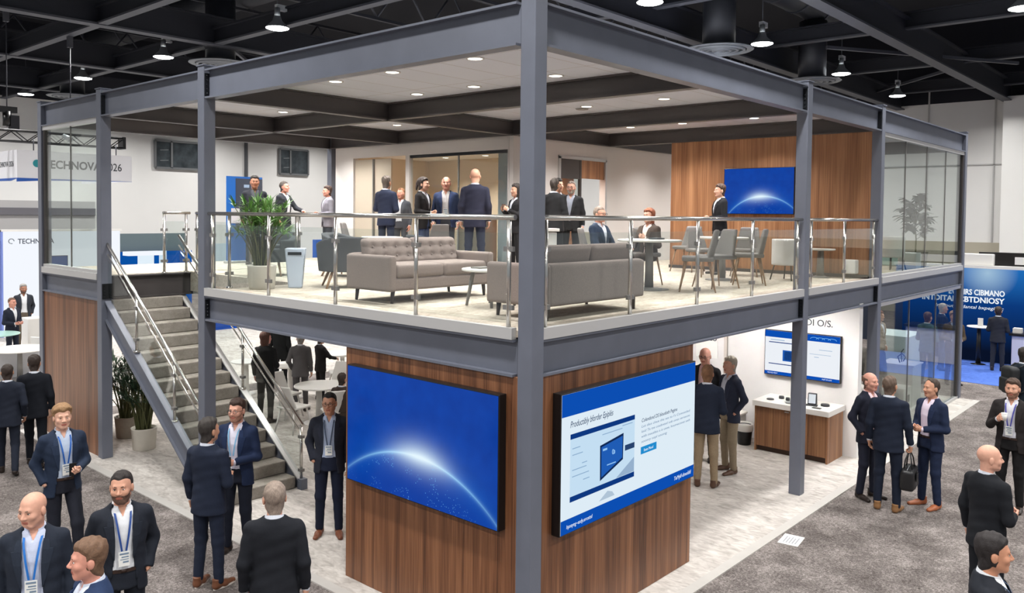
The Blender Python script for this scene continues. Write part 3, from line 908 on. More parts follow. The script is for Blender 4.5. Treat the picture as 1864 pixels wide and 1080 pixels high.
for i, y in enumerate((-4.2, -.9, 9.8, 13.4, 20.2, 26.8)):
    t = thing('open_web_joist', 'dark open web roof joist, %s from the front of the hall' % OR[i], 'joist', (0, y, 9.3), 0)
    MB().bar((-6, 0, 0), (31.9, 0, 0), .10, .08).build('bottom_chord', DARK, t)
    MB().bar((-6, 0, 1.3), (31.9, 0, 1.3), .10, .08).build('top_chord', DARK, t)
    q = MB()
    for j in range(20):
        x = -6 + j * 1.9
        q.cyl((x, 0, .03), (x + .95, 0, 1.27), .03, 6); q.cyl((x + .95, 0, 1.27), (x + 1.9, 0, .03), .03, 6)
    q.build('web_bars', DARK2, t)
for i, (a, b_) in enumerate((((24.7, .9, 8.9), (18.6, 4.6, 8.9)), ((24.7, 2.45, 9.0), (30.5, 8.2, 9.0)), ((6.4, 17, 8.9), (12.2, 23.3, 8.9)), ((18.5, 6.5, 9.0), (12.4, 13.3, 9.0)))):
    t = MB().bar(a, b_, .09, .09).build('diagonal_brace', DARK2)
    tag(t, ['thin dark diagonal roof brace behind the farthest right lamp', 'thin dark diagonal roof brace near the right hall wall', 'thin dark diagonal roof brace over the left lamps', 'thin dark diagonal roof brace behind the lounge roof'][i], 'roof brace')
DUCT = mat('dark_duct_metal', (52, 54, 60), .5, .3)
VENT = mat('diffuser_metal', (120, 124, 130), .45, .4)
for i, (x, y, lab) in enumerate(((14.05, 5.64, 'behind the right roof edge'), (20.3, 5.7, 'low over the right roof edge'), (6.98, 17.75, 'between the two largest left lamps'), (6.98, 28.6, 'far back by the small left lamps'))):
    t = thing('air_diffuser', 'round dark ceiling air diffuser on a drop duct, ' + lab, 'air diffuser', (x, y, 8.25), 0)
    MB().cyl((0, 0, .1), (0, 0, 1.84), .42, 20).build('drop_duct', DUCT, t)
    MB().lathe([(.42, .1), (.85, .02), (.88, 0), (.85, -.02), (.7, -.01)], n=28).build('cone', VENT, t)
    g = MB()
    for r_ in (.62, .45, .28, .12): g.lathe([(r_ + .05, .0), (r_ + .05, -.04), (r_, -.06), (r_, .0)], n=24)
    g.build('ring', VENT, t)
for i, (p0, p1, z, r_, lab) in enumerate((((11, 8.4), (11, -6), 11.2, .5, 'wide round dark air duct above the right roof edge'), ((9.3, 12.0), (9.3, 33.5), 11.2, .5, 'wide round dark air duct above the left lamps'), ((14.05, 5.64), (22, 5.64), 10.6, .5, 'dark duct feeding the right ceiling diffusers'))):
    t = thing('air_duct', lab, 'duct', (p0[0], p0[1], z))
    MB().cyl((0, 0, 0), (p1[0] - p0[0], p1[1] - p0[1], 0), r_, 20).build('pipe', DUCT, t)
    d = Vector((p1[0] - p0[0], p1[1] - p0[1], 0)); L_ = d.length; d.normalize()
    for k in range(1, 5):
        c = d * (L_ * k / 5); MB().cyl(c - d * .04, c + d * .04, r_ + .03, 20).build('seam_ring', DARK2, t)
# high-bay lamps
LAMP = emit('lamp_lens', (250, 252, 250), 14)
LHOUS = mat('lamp_housing', (150, 154, 158), .4, .5)
lampspots = []
def high_bay(x, y, lab):
    t = thing('high_bay_lamp', lab, 'ceiling lamp', (x, y, 8.5))
    MB().lathe([(.08, .30), (.12, .18), (.27, .03), (.28, 0)], n=24).build('reflector', LHOUS, t)
    MB().lathe([(.0, -.035), (.20, -.03), (.275, -.005), (.28, .005)], n=24).build('lens', LAMP, t)
    MB().cyl((0, 0, .28), (0, 0, .50), .07, 12).build('driver', LHOUS, t)
    MB().cyl((0, 0, .5), (0, 0, 2.2), .012, 6).build('hanger', DARK2, t)
    MB().cbox((.12, .03, .52), (.28, .12, .14)).build('junction_box', mat('pale_box', (190, 192, 194), .5), t)
vis = {(6.08, 13.4): 'brightest round high-bay lamp left of the stand, topmost of the left row', (6.08, 19.4): 'round high-bay lamp second of the left row counting from the top', (6.15, 25.45): 'round high-bay lamp third of the left row counting from the top', (6.3, 31.4): 'smallest round high-bay lamp, lowest of the left row',
       (9.75, 5.0): 'round high-bay lamp cut by the top edge above the right roof', (15.2, 5.0): 'round high-bay lamp second along the right row', (21.0, 5.05): 'round high-bay lamp third along the right row', (26.95, 5.15): 'smallest round high-bay lamp, lowest of the right row', (15.2, -.9): 'round high-bay lamp at the upper right corner'}
for (x, y), l in vis.items(): high_bay(x, y, l)
# ------------------------------------------------------------------ two-storey steel stand
CW = .165
def column(x, y, lab, top=5.84, z0=.012, joints=()):
    t = thing('steel_column', lab, 'column', (x, y, 0))
    t['kind'] = 'thing'
    q = MB().box(.02, CW - .02, .02, CW - .02, z0, top)
    q.box(0, CW, 0, .022, z0, top).box(0, CW, CW - .022, CW, z0, top)
    q.box(0, .022, 0, CW, z0, top).box(CW - .022, CW, 0, CW, z0, top)
    MB().box(0, CW, 0, CW, z0, top).build('shaft', STEEL, t, bevel=.008, seg=2)
    MB().box(-.012, CW + .012, -.012, CW + .012, top, top + .015).build('cap_plate', STEEL, t)
    for (ax, zz, hh, sgn) in joints:
        pl = MB()
        if ax == 'x': pl.box(CW if sgn > 0 else -.016, CW + .016 if sgn > 0 else 0, .01, CW - .01, zz, zz + hh)
        else: pl.box(.01, CW - .01, CW if sgn > 0 else -.016, CW + .016 if sgn > 0 else 0, zz, zz + hh)
        bo = pl
        for k in range(5):
            zc = zz + hh * (k + .6) / 5.2
            for u in (.04, CW - .04):
                if ax == 'x': bo.cyl((CW if sgn > 0 else 0, u, zc), (CW + .032 if sgn > 0 else -.032, u, zc), .012, 6)
                else: bo.cyl((u, CW if sgn > 0 else 0, zc), (u, CW + .032 if sgn > 0 else -.032, zc), .012, 6)
        bo.build('end_plate', BOLT, t)
    return t
JX = lambda s: (('x', 5.46, .30, s), ('x', 2.56, .24, s))
JY = lambda s: (('y', 5.46, .30, s), ('y', 2.56, .24, s))
LY = (5.60, 8.83, 11.34); RX = (5.97, 9.12, 14.66)
column(.020, -.022, 'grey steel corner column dividing the two big front screens', 6.02)
column(0, LY[0], 'grey steel column standing beside the staircase foot', 5.86, joints=JY(-1))
column(0, LY[1], 'grey steel column between the staircase and the left wood panel', 5.86, joints=JY(-1))
column(0, LY[2], 'grey steel column at the far left end of the stand', 5.86)
column(RX[0], 0, 'grey steel column in front of the wood cabinet and white wall', 5.86, joints=JX(-1))
column(RX[1], 0, 'grey steel column where the right full-height glazing starts', 5.86, joints=JX(-1))
column(RX[2], 0, 'grey steel column at the far right end of the glazing', 5.86)
column(6.1, 11.2, 'slim dark post at the rear of the lounge left of the meeting room', 5.7, 2.94)

def ibeam(name, lab, p0, p1, z0, z1, m, out=0, w=.15, cat='beam'):
    """flanges centred on the line, web set back; out = +1/-1 not used"""
    t = thing(name, lab, cat, (p0[0], p0[1], z0))
    t['kind'] = 'thing'
    d = (p1[0] - p0[0], p1[1] - p0[1], 0); h = z1 - z0
    MB().bar((0, 0, h - .011), (d[0], d[1], h - .011), w, .022).build('top_flange', m, t)
    MB().bar((0, 0, .011), (d[0], d[1], .011), w, .022).build('bottom_flange', m, t)
    MB().bar((0, 0, h / 2), (d[0], d[1], h / 2), .014, h - .03).build('web', m, t)
    return t
o = .0775
segL = [(.185, LY[0] - .018), (LY[0] + CW, LY[1] - .018), (LY[1] + CW, LY[2])]
segR = [(.19, RX[0] - .018), (RX[0] + CW, RX[1] - .018), (RX[1] + CW, RX[2])]
nmL = ('from the corner column to the staircase column', 'above the staircase', 'above the left end glazing'); nmR = ('from the corner column to the cabinet column', 'above the small right bay', 'above the right end glazing')
for (a, b_), n in zip(segL, nmL):
    ibeam('roof_beam', 'grey steel roof I-beam on the left face ' + n, (o, a), (o, b_), 5.43, 5.81, STEEL)
for (a, b_), n in zip(segR, nmR):
    ibeam('roof_beam', 'grey steel roof I-beam on the right face ' + n, (a, o), (b_, o), 5.43, 5.81, STEEL)
nmL = ('between the corner column and the staircase', '', 'over the left wood panel'); nmR = ('between the corner and cabinet columns', 'below the small right bay', 'between upper and lower right glazing')
for k, ((a, b_), n) in enumerate(zip(segL, nmL)):
    if k != 1: ibeam('floor_beam', 'grey steel upper-floor I-beam on the left face ' + n, (o, a), (o, b_), 2.52, 2.85, STEEL)
for (a, b_), n in zip(segR, nmR):
    ibeam('floor_beam', 'grey steel upper-floor I-beam on the right face ' + n, (a, o), (b_, o), 2.52, 2.85, STEEL)
ibeam('landing_beam', 'dark grey steel beam carrying the landing at the stair top', (.17, 8.86), (1.6, 8.86), 2.55, 2.92, STEELD, w=.10)
# fascia strips
for k, (a, b_) in enumerate(segL):
    if k == 1: continue
    tag(MB().box(-.012, .05, a, b_, 2.853, 2.955).build('edge_fascia', STAIN), 'brushed steel fascia strip along the upper floor, ' + ('left of the corner column' if k == 0 else 'under the left end glazing'), 'fascia strip')
for k, (a, b_) in enumerate(segR):
    tag(MB().box(a, b_, -.012, .05, 2.853, 2.955).build('edge_fascia', STAIN), 'brushed steel fascia strip along the upper floor, ' + ('right of the corner column', 'in the small right bay', 'under the right end glazing')[k], 'fascia strip')
# dark beams under the lounge roof
for lab, p0, p1 in (('dark ceiling beam over the sofas running from the right face to the back', (3.12, .16), (3.12, 11.2)), ('dark ceiling beam in line with the cabinet column', (6.1, .16), (6.1, 11.2)), ('dark ceiling beam above the wood wall with the screen', (9.18, .18), (9.18, 11.2)),
                    ('dark ceiling beam running back from the staircase column', (.16, 5.62), (14.5, 5.62)), ('dark ceiling beam running back over the stair top', (.18, 8.86), (14.5, 8.86)), ('dark ceiling beam along the rear edge of the lounge', (.16, 11.25), (14.5, 11.25)), ('dark ceiling beam closing the far right end of the lounge', (14.5, .2), (14.5, 11.2))):
    ibeam('lounge_ceiling_beam', lab, p0, p1, 5.43, 5.699, STEELD, w=.13)

# lounge downlights
DL = emit('downlight_lens', (255, 246, 230), 9)
DLR = mat('downlight_ring', (235, 232, 228), .4)
def downlight(x, y, zc, lab, grp, r_=.085):
    t = thing('downlight', lab, 'downlight', (x, y, zc), 0, grp)
    MB().lathe([(r_ + .02, 0), (r_ + .02, -.012), (r_, -.014), (r_ - .005, -.004)], n=20).build('trim_ring', DLR, t)
    MB().cyl((0, 0, -.008), (0, 0, -.002), r_ - .004, 20).build('lens', DL, t)
DLXY = []
for bx, xs in enumerate(((1.24, 2.68), (4.1, 5.25), (7.1, 8.25), (10.4, 12.2))):
    for by, ys in enumerate(((1.88, 3.3, 4.45), (6.6, 7.9), (9.6, 10.5))):
        for i, x in enumerate(xs):
            for j, y in enumerate(ys):
                DLXY.append((bx, by, x, y))
bayx = ('nearest the left face', 'over the sofas', 'before the wood wall', 'behind the wood wall'); bayy = ('front', 'middle', 'rear')
for bx, by, x, y in DLXY:
    if bx >= 2 and by >= 1: continue          # inside the closed core
    downlight(x, y, 5.70, 'small round downlight in the white lounge ceiling, %s bay %s' % (bayy[by], bayx[bx]), 'lounge downlights %s %s' % (bayy[by], bayx[bx]))

tag(MB().lathe([(0, -.012), (.10, -.012), (.11, 0), (0, 0)], (5.48, 3.56, 5.70), 20).build('ceiling_speaker', mat('speaker_grille', (120, 114, 110), .7)), 'round grey speaker grille in the white lounge ceiling right of the corner column', 'ceiling speaker')
# ------------------------------------------------------------------ railings
def railing(name, lab, p0, p1, posts, z=DZ, h=1.0, inset=.03, ends=(0, 0)):
    """glass balustrade along p0-p1; posts = distances along the line"""
    L_ = math.hypot(p1[0] - p0[0], p1[1] - p0[1]); an = math.atan2(p1[1] - p0[1], p1[0] - p0[0])
    t = thing(name, lab, 'railing', (p0[0], p0[1], z), an)
    t['kind'] = 'thing'
    MB().tube([(0, 0, h), (L_, 0, h)], .024, 12).build('handrail', CHROME, t)
    for i, s_ in enumerate(posts):
        q = MB().cyl((s_, 0, .02), (s_, 0, h - .02), .021, 12).cyl((s_, 0, 0), (s_, 0, .02), .045, 14)
        po = q.build('post', CHROME, t)
        for zz in (.20, .72):
            MB().box(s_ - .055, s_ + .055, -.016, .016, zz - .022, zz + .022).build('glass_clamp', LEGG, po)
    for a, b_ in zip(posts[:-1], posts[1:]):
        MB().box(a + .035, b_ - .035, -.006, .006, .06, .86).build('glass_pane', GLASS, t)
    return t
railing('balustrade', 'glass balustrade with steel posts on the left face in front of the tufted sofa', (.04, 5.55), (.04, .20), [.10, 1.42, 2.74, 4.05, 5.28])
railing('balustrade', 'glass balustrade with steel posts on the right face in front of the turned sofa', (.20, .04), (5.94, .04), [.07, 1.43, 2.80, 4.2, 5.60])
railing('balustrade', 'short glass balustrade before the wood wall in the small right bay', (6.16, .04), (9.1, .04), [.12, 1.44, 2.78])
railing('balustrade', 'glass balustrade along the open side of the stairwell', (1.51, 8.7), (1.51, 5.62), [.02, .42, 1.7, 3.02])
railing('balustrade', 'short glass return rail at the head of the stairs', (.98, 8.80), (1.45, 8.80), [.02, .40])
railing('balustrade', 'glass balustrade across the foot end of the stairwell opening', (1.45, 5.58), (.22, 5.58), [.05, 1.1])

# ------------------------------------------------------------------ full-height glazing
def glazing(lab, axis, a, b_, z0, z1, n):
    t = thing('glass_wall', lab, 'glass wall', (0, 0, 0)); t['kind'] = 'thing'
    def bx(q, u0, u1, v0, v1, w0, w1):
        return q.box(v0, v1, u0, u1, w0, w1) if axis == 'y' else q.box(u0, u1, v0, v1, w0, w1)
    bx(MB(), a, b_, .02, .11, z1 - .07, z1).build('head_channel', STAIN, t)
    bx(MB(), a, b_, .02, .11, z0, z0 + .05).build('sill_channel', STAIN, t)
    s_ = (b_ - a) / n
    for k in range(n):
        bx(MB(), a + k * s_ + .006, a + (k + 1) * s_ - .006, .055, .067, z0 + .05, z1 - .07).build('glass_pane', GLASST, t)
        if k: bx(MB(), a + k * s_ - .006, a + k * s_ + .006, .05, .072, z0 + .05, z1 - .07).build('joint_seal', LEGG, t)
    bx(MB(), b_ - .06, b_, .03, .10, z0, z1).build('end_frame', STEELD, t)
glazing('full height glass wall upstairs at the left end of the stand', 'y', segL[2][0], segL[2][1], 2.955, 5.43, 2)
glazing('full height glass wall upstairs at the right end of the stand', 'x', segR[2][0], segR[2][1], 2.955, 5.43, 4)
glazing('full height glass wall downstairs at the right end of the stand', 'x', segR[2][0], segR[2][1], .012, 2.52, 3)

# ------------------------------------------------------------------ downstairs walls
b = MB().box(.03, 2.92, .03, 2.60, .012, 2.52)
tag(b.build('wood_box', WOOD, bevel=.004, seg=1), 'walnut clad storage box at the front corner carrying two big screens', 'wood box')
tag(MB().box(.03, .12, LY[1] + CW, LY[2], .012, 2.52).build('wood_partition', WOOD), 'tall walnut panel wall under the left end glazing', 'wood panel')
struct(MB().box(8.42, 8.58, .06, 5.4, .012, 2.56).build('wall_display', WHITE))
struct(MB().box(8.38, 8.42, 2.38, 2.44, .012, 2.56).build('trim_13', mat('pale_trim', (206, 198, 190), .6)))
p = thing('wall_poster', 'small white poster of round pictures high on the white wall behind the bald man', 'poster', (8.42, 3.0, 1.35), -PI / 2)
MB().box(-.02, .42, -.012, 0, 0, .55).build('sheet', PAPER, p)
q = MB()
for i in range(5): q.lathe([(.03, 0), (.045, 0), (.045, -.004), (.03, -.004)], (0, 0, 0), 12)
for k, s_ in enumerate(range(5)):
    pass
q = MB()
for i in range(5): q.tube([(.06 + .075 * i + .035 * math.cos(t_), -.016, .36 + .035 * math.sin(t_)) for t_ in [2 * PI * k / 12 for k in range(13)]], .008, 5)
q.build('pictures', TEXTK, p)
# ------------------------------------------------------------------ core upstairs: meeting room and white wall
LW = mat('lounge_white_wall', (218, 212, 208), .75)
ROOMW = mat('meeting_room_beige', (206, 192, 174), .7)
q = MB().box(6.1, 6.2, 10.45, 11.04, DZ, 5.18).box(6.1, 6.2, 5.71, 11.04, 5.18, 5.43).box(6.1, 6.2, 8.50, 8.62, DZ, 5.18).box(6.1, 6.2, 5.71, 5.74, DZ, 5.18)
struct(q.build('wall_meeting_front', LW))
q = MB().box(6.1, 7.46, 5.60, 5.70, DZ, 5.43).box(9.06, 14.4, 5.60, 5.70, DZ, 5.43).box(7.46, 9.06, 5.60, 5.70, 5.13, 5.43)
struct(q.build('wall_lounge_back', LW))
struct(MB().box(9.0, 9.1, 7.2, 11.15, DZ, 5.6).build('wall_meeting_back', ROOMW))
struct(MB().box(6.2, 9.0, 11.05, 11.15, DZ, 5.6).build('wall_meeting_end', ROOMW))
struct(MB().box(6.2, 7.3, 7.1, 7.2, DZ, 3.9).build('wall_meeting_low', ROOMW))
struct(MB().box(6.2, 9.0, 5.7, 11.05, 5.30, 5.34).build('ceiling_meeting', WHITE))
g = thing('meeting_room_glazing', 'frameless glass front of the beige meeting room behind the standing group', 'glass wall', (0, 0, 0)); g['kind'] = 'thing'
for y0, y1 in ((5.75, 7.08), (7.09, 8.49)): MB().box(6.14, 6.152, y0, y1, DZ, 5.17).build('glass_pane', GLASS, g)
MB().box(6.12, 6.18, 5.7, 8.5, 5.12, 5.18).build('head_track', BOLT, g)
MB().box(6.12, 6.18, 5.7, 8.5, DZ, DZ + .04).build('sill_track', STAIN, g)
MB().box(6.135, 6.16, 7.07, 7.10, DZ, 5.13).build('joint_seal', LEGG, g)
d = struct(MB().box(6.13, 6.17, 9.12, 10.40, DZ, 5.14).build('door_1', mat('beige_sliding_door', (196, 184, 166), .55)), None)
MB().box(6.08, 6.22, 10.36, 10.45, DZ, 5.18).build('door_frame', LW, d)
MB().box(6.08, 6.13, 9.66, 9.69, DZ, 5.14).build('panel_joint', LEGG, d)
MB().box(6.06, 6.13, 9.20, 9.24, 3.75, 4.25).build('door_handle', STAIN, d)
# doorway in the back wall: glass leaf, wood panel behind
d = struct(MB().box(7.44, 7.50, 5.57, 5.72, DZ, 5.13).box(9.02, 9.08, 5.57, 5.72, DZ, 5.13).box(7.44, 9.08, 5.57, 5.72, 5.09, 5.15).build('door_2', STAIN))
MB().box(7.50, 8.20, 5.62, 5.63, DZ, 4.70).build('door_pane', GLASST, d)
MB().box(7.50, 8.20, 5.61, 5.64, 4.70, 5.09).build('transom_panel', STEELD, d)
MB().box(8.20, 9.02, 5.61, 5.64, 4.72, 5.09).build('wood_transom', WOODL, d)
MB().box(8.17, 8.22, 5.60, 5.66, DZ, 5.09).build('mullion', STEELD, d)
struct(MB().box(7.2, 9.4, 6.7, 6.8, DZ, 5.3).build('wall_corridor', mat('reddish_wood_wall', (176, 124, 96), .5)))
struct(MB().box(7.0, 7.2, 5.7, 6.8, DZ, 5.3).build('wall_corridor_side', mat('pale_blue_wall', (190, 198, 206), .6)))
struct(MB().box(9.14, 9.28, .17, 4.05, DZ, 5.43).build('wall_wood', WOODL))
struct(MB().box(9.10, 9.14, .17, 4.05, DZ, DZ + .06).build('baseboard_wood', STEELD))
for i, (x, y) in enumerate(((7.2, 8.3), (8.2, 8.3), (7.2, 9.6), (8.2, 9.6), (7.2, 6.4), (8.2, 6.4))):
    downlight(x, y, 5.30, 'small round downlight inside the glazed meeting room ceiling', 'meeting room downlights')

# ------------------------------------------------------------------ staircase
st = thing('staircase', 'carpeted straight staircase with steel stringers and glass side rails', 'staircase', (0, 0, 0)); st['kind'] = 'thing'
RISE, RUN, NS, Y0, XA, XB = .1815, .2545, 14, 5.46, .10, 1.35
for i in range(NS):
    y = Y0 + i * RUN; z = RISE * (i + 1)
    q = MB().box(XA + .05, XB - .05, y - .02, y + RUN + .02, z - RISE - .0 + (.012 if i == 0 else 0), z)
    so = q.build('step', STAIRC, st, bevel=.018, seg=3)
def stringer(x, name):
    y1, z1 = Y0 + NS * RUN, RISE * NS
    poly = [(Y0 - .10, .012), (Y0 + .22, .012), (y1, z1 - .18), (y1, z1 + .10), (Y0 - .10, .12)]
    MB().prism(poly, 'x', x - .012, x + .012).build(name, STEEL, st)
    fl = MB(); fl.bar((x, Y0 - .10, .125), (x, y1, z1 + .105), .10, .02); fl.bar((x, Y0 + .22, .02), (x, y1, z1 - .18), .10, .02)
    return fl.build('stringer_flange', STAIN if x > 1 else STEEL, st)
stringer(XA, 'stringer'); stringer(XB, 'stringer')
MB().box(XB - .05, XB + .05, Y0 - .16, Y0 - .06, .012, .16).build('newel_block', STEEL, st)
def stair_rail(x, lab, posts):
    t = thing('stair_railing', lab, 'railing', (x, 0, 0)); t['kind'] = 'thing'
    sl = RISE / RUN
    zl = lambda y: .105 + (y - Y0) * sl + .09
    y1 = Y0 + NS * RUN - .02
    MB().tube([(0, Y0 - .12, zl(Y0 - .12) + .82), (0, y1, zl(y1) + .82)], .024, 12).build('handrail', CHROME, t)
    MB().tube([(0, Y0 - .02, zl(Y0) + .66), (0, y1, zl(y1) + .66)], .012, 8).build('lower_rail', CHROME, t)
    for y in posts:
        po = MB().cyl((0, y, zl(y) - .06), (0, y, zl(y) + .81), .021, 12).cyl((0, y, zl(y) - .06), (0, y, zl(y) - .02), .05, 12).build('post', CHROME, t)
        for zz in (.12, .60): MB().box(-.03, .03, y - .04, y + .04, zl(y) + zz, zl(y) + zz + .04).build('glass_clamp', LEGG, po)
    ys = posts + [y1]
    for a, b_ in zip(ys[:-1], ys[1:]):
        a2, b2 = a + .04, b_ - .04
        MB().prism([(a2, zl(a2) + .03), (b2, zl(b2) + .03), (b2, zl(b2) + .60), (a2, zl(a2) + .60)], 'x', -.005, .005).build('glass_pane', GLASS, t)
stair_rail(XA, 'stair handrail with glass panels on the side nearest the palm', [Y0 - .08, 6.63, 7.82])
stair_rail(XB, 'stair handrail with glass panels on the side of the white cafe tables', [Y0 - .08, 6.95, 8.2])
# ------------------------------------------------------------------ furniture
def sofa(lab, loc, rz, s_=1.0):
    t = thing('tufted_sofa', lab, 'sofa', loc, rz)
    L2, D2 = .86 * s_, .40
    h = .020
    sdf_obj('base', lambda P: rbox(P, (0, 0, .23), (L2 - .04, D2 - .02, .075), .02), (-L2 - .1, -.5, .1), (L2 + .1, .5, .36), h, FABG, t)
    for sg in (-1, 1):
        sdf_obj('arm', lambda P: rbox(P, (sg * (L2 - .055), -.0, .355), (.055, D2, .205), .022), (sg * L2 - .16, -.5, .1), (sg * L2 + .16, .5, .62), h, FABG, t)
    sdf_obj('back_frame', lambda P: rbox(P, (0, D2 - .045, .36), (L2 - .05, .05, .21), .025), (-L2 - .1, .2, .1), (L2 + .1, .5, .66), h, FABG, t)
    hw = (L2 - .115) / 2
    for sg in (-1, 1):
        cx = sg * hw
        sdf_obj('seat_cushion', lambda P: rbox(P, (cx, -.06, .375), (hw - .004, D2 - .07, .075), .04) - .006 * np.cos(P[0] * 0 + (P[1] + .06) * 3) , (cx - hw - .06, -.5, .26), (cx + hw + .06, .36, .50), h, FABG, t)
        xs = [cx + (k - 1.5) * hw * .48 for k in range(4)]; zs = (.53, .64)
        def bc(P):
            X, Y, Z = P
            y = Y - .20 - .22 * (Z - .50)
            d = rbox((X, y, Z), (cx, 0, .585), (hw - .006, .075, .155), .055)
            for xx in xs:
                for zz in zs:
                    d = d + .024 * np.exp(-(((X - xx) / .045) ** 2 + ((Z - zz) / .04) ** 2)) * (y < 0.02)
            for zz in zs: d = d + .006 * np.exp(-((Z - zz) / .012) ** 2) * (y < 0.02)
            return d
        c = sdf_obj('back_cushion', bc, (cx - hw - .05, .0, .38), (cx + hw + .05, .42, .80), .0145, FABG, t)
        for xx in xs:
            for zz in zs:
                MB().ball((xx, .20 + .22 * (zz - .5) - .062, zz), (.013, .008, .013), 8, 5).build('button', FABG, c)
    for x in (-L2 + .12, L2 - .12):
        for y in (-D2 + .08, D2 - .08):
            MB().cone((x + (.02 if x > 0 else -.02), y, .012), (x, y, .17), .016, .028, 10).build('leg', LEGD, t)
    return t
sofa('grey tufted sofa seen from the front behind the left glass balustrade', (1.42, 2.92, DZ - .01), 0)
sofa('grey sofa seen from behind through the right glass balustrade', (1.52, .74, DZ - .01), PI)

def armchair():
    t = thing('tub_armchair', 'x', 'armchair')
    def f(P):
        X, Y, Z = P
        r = np.sqrt((X / 1.0) ** 2 + (Y / .95) ** 2)
        top = .57 + .30 * np.clip(Y + .05, 0, .4)
        d = np.maximum(r - .37 - .10 * (Z - .4), np.maximum(.24 - Z, Z - top))
        inner = np.maximum(r - .27 - .10 * (Z - .4), .43 - Z)
        op = np.maximum(np.maximum(np.abs(X) - .27, Y + .05), .43 - Z)
        d = sx(d, -np.minimum(inner, op), .03)
        return d - .015
    sdf_obj('shell', f, (-.50, -.50, .15), (.50, .50, .82), .02, FABD, t)
    sdf_obj('seat_cushion', lambda P: np.maximum(np.sqrt(P[0] ** 2 + P[1] ** 2 * 1.05) - .27, np.abs(P[2] - .43) - .05) - .02, (-.36, -.36, .30), (.36, .36, .56), .02, FABD, t)
    for x in (-1, 1):
        for y in (-1, 1):
            MB().cone((x * .29, y * .28, 0), (x * .19, y * .18, .26), .014, .024, 10).build('leg', LEGW, t)
    remember(t)
    return t
ac = armchair(); ac.location = (1.62, 4.72, DZ); ac.rotation_euler = (0, 0, R(150)); ac['label'] = 'charcoal tub armchair with pale wooden legs nearest the balustrade beside the palm'
dup(ac, (2.9, 6.4, DZ), R(20), 'charcoal tub armchair farther back behind the nearest tub armchair')
dup(ac, (3.4, 4.9, DZ), R(75), 'charcoal tub armchair right behind the left arm of the tufted sofa')
dup(ac, (2.1, 7.3, DZ), R(-60), 'charcoal tub armchair beyond the palm foliage')

def dining_chair(m=FABC, lm=LEGG, name='dining_chair', cat='chair', thin=.028, legr=.012, cut=False):
    t = thing(name, 'x', cat)
    def back(P):
        X, Y, Z = P
        y = Y - (.185 + .20 * (Z - .45)) + 1.1 * X ** 2
        d = rbox((X, y, Z), (0, 0, .635), (.215 - .06 * np.clip((Z - .5) / .35, 0, 1), thin, .215), thin * .9)
        if cut: d = np.maximum(d, -rbox((X, y, Z), (0, 0, .74), (.09, .2, .03), .02))
        return d
    sdf_obj('backrest', back, (-.28, .02, .36), (.28, .40, .90), .015, m, t)
    sdf_obj('seat', lambda P: rbox(P, (0, 0, .45), (.22, .215, thin + .006), thin * .9) + .02 * np.exp(-(P[0] ** 2 + P[1] ** 2) / .02) * (P[2] > .45), (-.28, -.28, .38), (.28, .28, .54), .015, m, t)
    for x in (-1, 1):
        for y in (-1, 1):
            MB().cone((x * .23, y * .24, 0), (x * .16, y * .15, .44), legr * .8, legr * 1.5, 8).build('leg', lm, t)
    remember(t)
    return t
dc = dining_chair(lm=LEGW)
dc.location = (4.78, 1.02, DZ); dc.rotation_euler = (0, 0, R(-150)); dc['label'] = 'grey upholstered chair with its back to the balustrade at the first dining table'
for (x, y, a, l) in ((5.5, 1.12, -115, 'grey upholstered chair between the two dining tables'), (4.2, 2.3, 30, 'grey upholstered chair under the seated man in the dark blue jacket'), (5.25, 2.2, -40, 'grey upholstered chair under the seated woman with red hair'),
                     (6.4, 1.05, -150, 'grey upholstered chair at the second dining table, near side'), (7.45, 2.4, -20, 'grey upholstered chair at the second dining table, far side against the wood wall'), (8.1, 1.9, -75, 'grey upholstered chair right of the second dining table below the screen'),
                     (4.7, 6.2, 160, 'grey upholstered chair behind the tufted sofa, left of the standing group'), (4.1, 7.7, 40, 'grey upholstered chair behind the low white tables at the rear'), (8.35, 3.2, -90, 'grey upholstered chair against the wood wall left of the screen')):
    dup(dc, (x, y, DZ), R(a), l)

def round_table(name, lab, loc, r_, h, ped=True, tm=TOPW, bm_=LEGG):
    t = thing(name, lab, 'table', loc)
    MB().lathe([(0, h - .03), (r_ - .02, h - .03), (r_, h - .022), (r_, h - .006), (r_ - .006, h), (0, h)], n=36, smooth=False).build('tabletop', tm, t)
    if ped:
        MB().cone((0, 0, .02), (0, 0, h - .03), .065, .05, 16).build('pedestal', bm_, t)
        MB().lathe([(0, 0), (r_ * .62, 0), (r_ * .62, .012), (.08, .035), (0, .035)], n=28).build('base_plate', bm_, t)
    else:
        for k in range(4):
            a = PI / 4 + k * PI / 2
            MB().cone((math.cos(a) * r_ * .82, math.sin(a) * r_ * .82, 0), (math.cos(a) * r_ * .6, math.sin(a) * r_ * .6, h - .03), .016, .026, 10).build('leg', bm_, t)
    return t
round_table('coffee_table', 'small round white coffee table between the two grey sofas', (1.36, 1.72, DZ), .33, .42, False)
round_table('dining_table', 'round white dining table where two people sit with papers', (4.5, 1.62, DZ), .45, .70)
round_table('dining_table', 'round white dining table in front of the standing man at the wood wall', (6.9, 1.75, DZ), .42, .70)
round_table('side_table', 'small round white table alone in the small right bay', (8.75, .85, DZ), .24, .50)
round_table('low_table', 'low white table among the charcoal armchairs at the left', (2.75, 5.55, DZ), .34, .46, False)
round_table('low_table', 'low white table behind the tufted sofa near the meeting room door', (3.9, 6.7, DZ), .36, .62)
tag(MB().cbox((1.30, 1.80, DZ + .428), (.22, .15, .016)).build('tablet_book', mat('grey_book_cover', (120, 116, 112), .5), bevel=.004), 'flat grey notebook lying on the small coffee table', 'notebook')
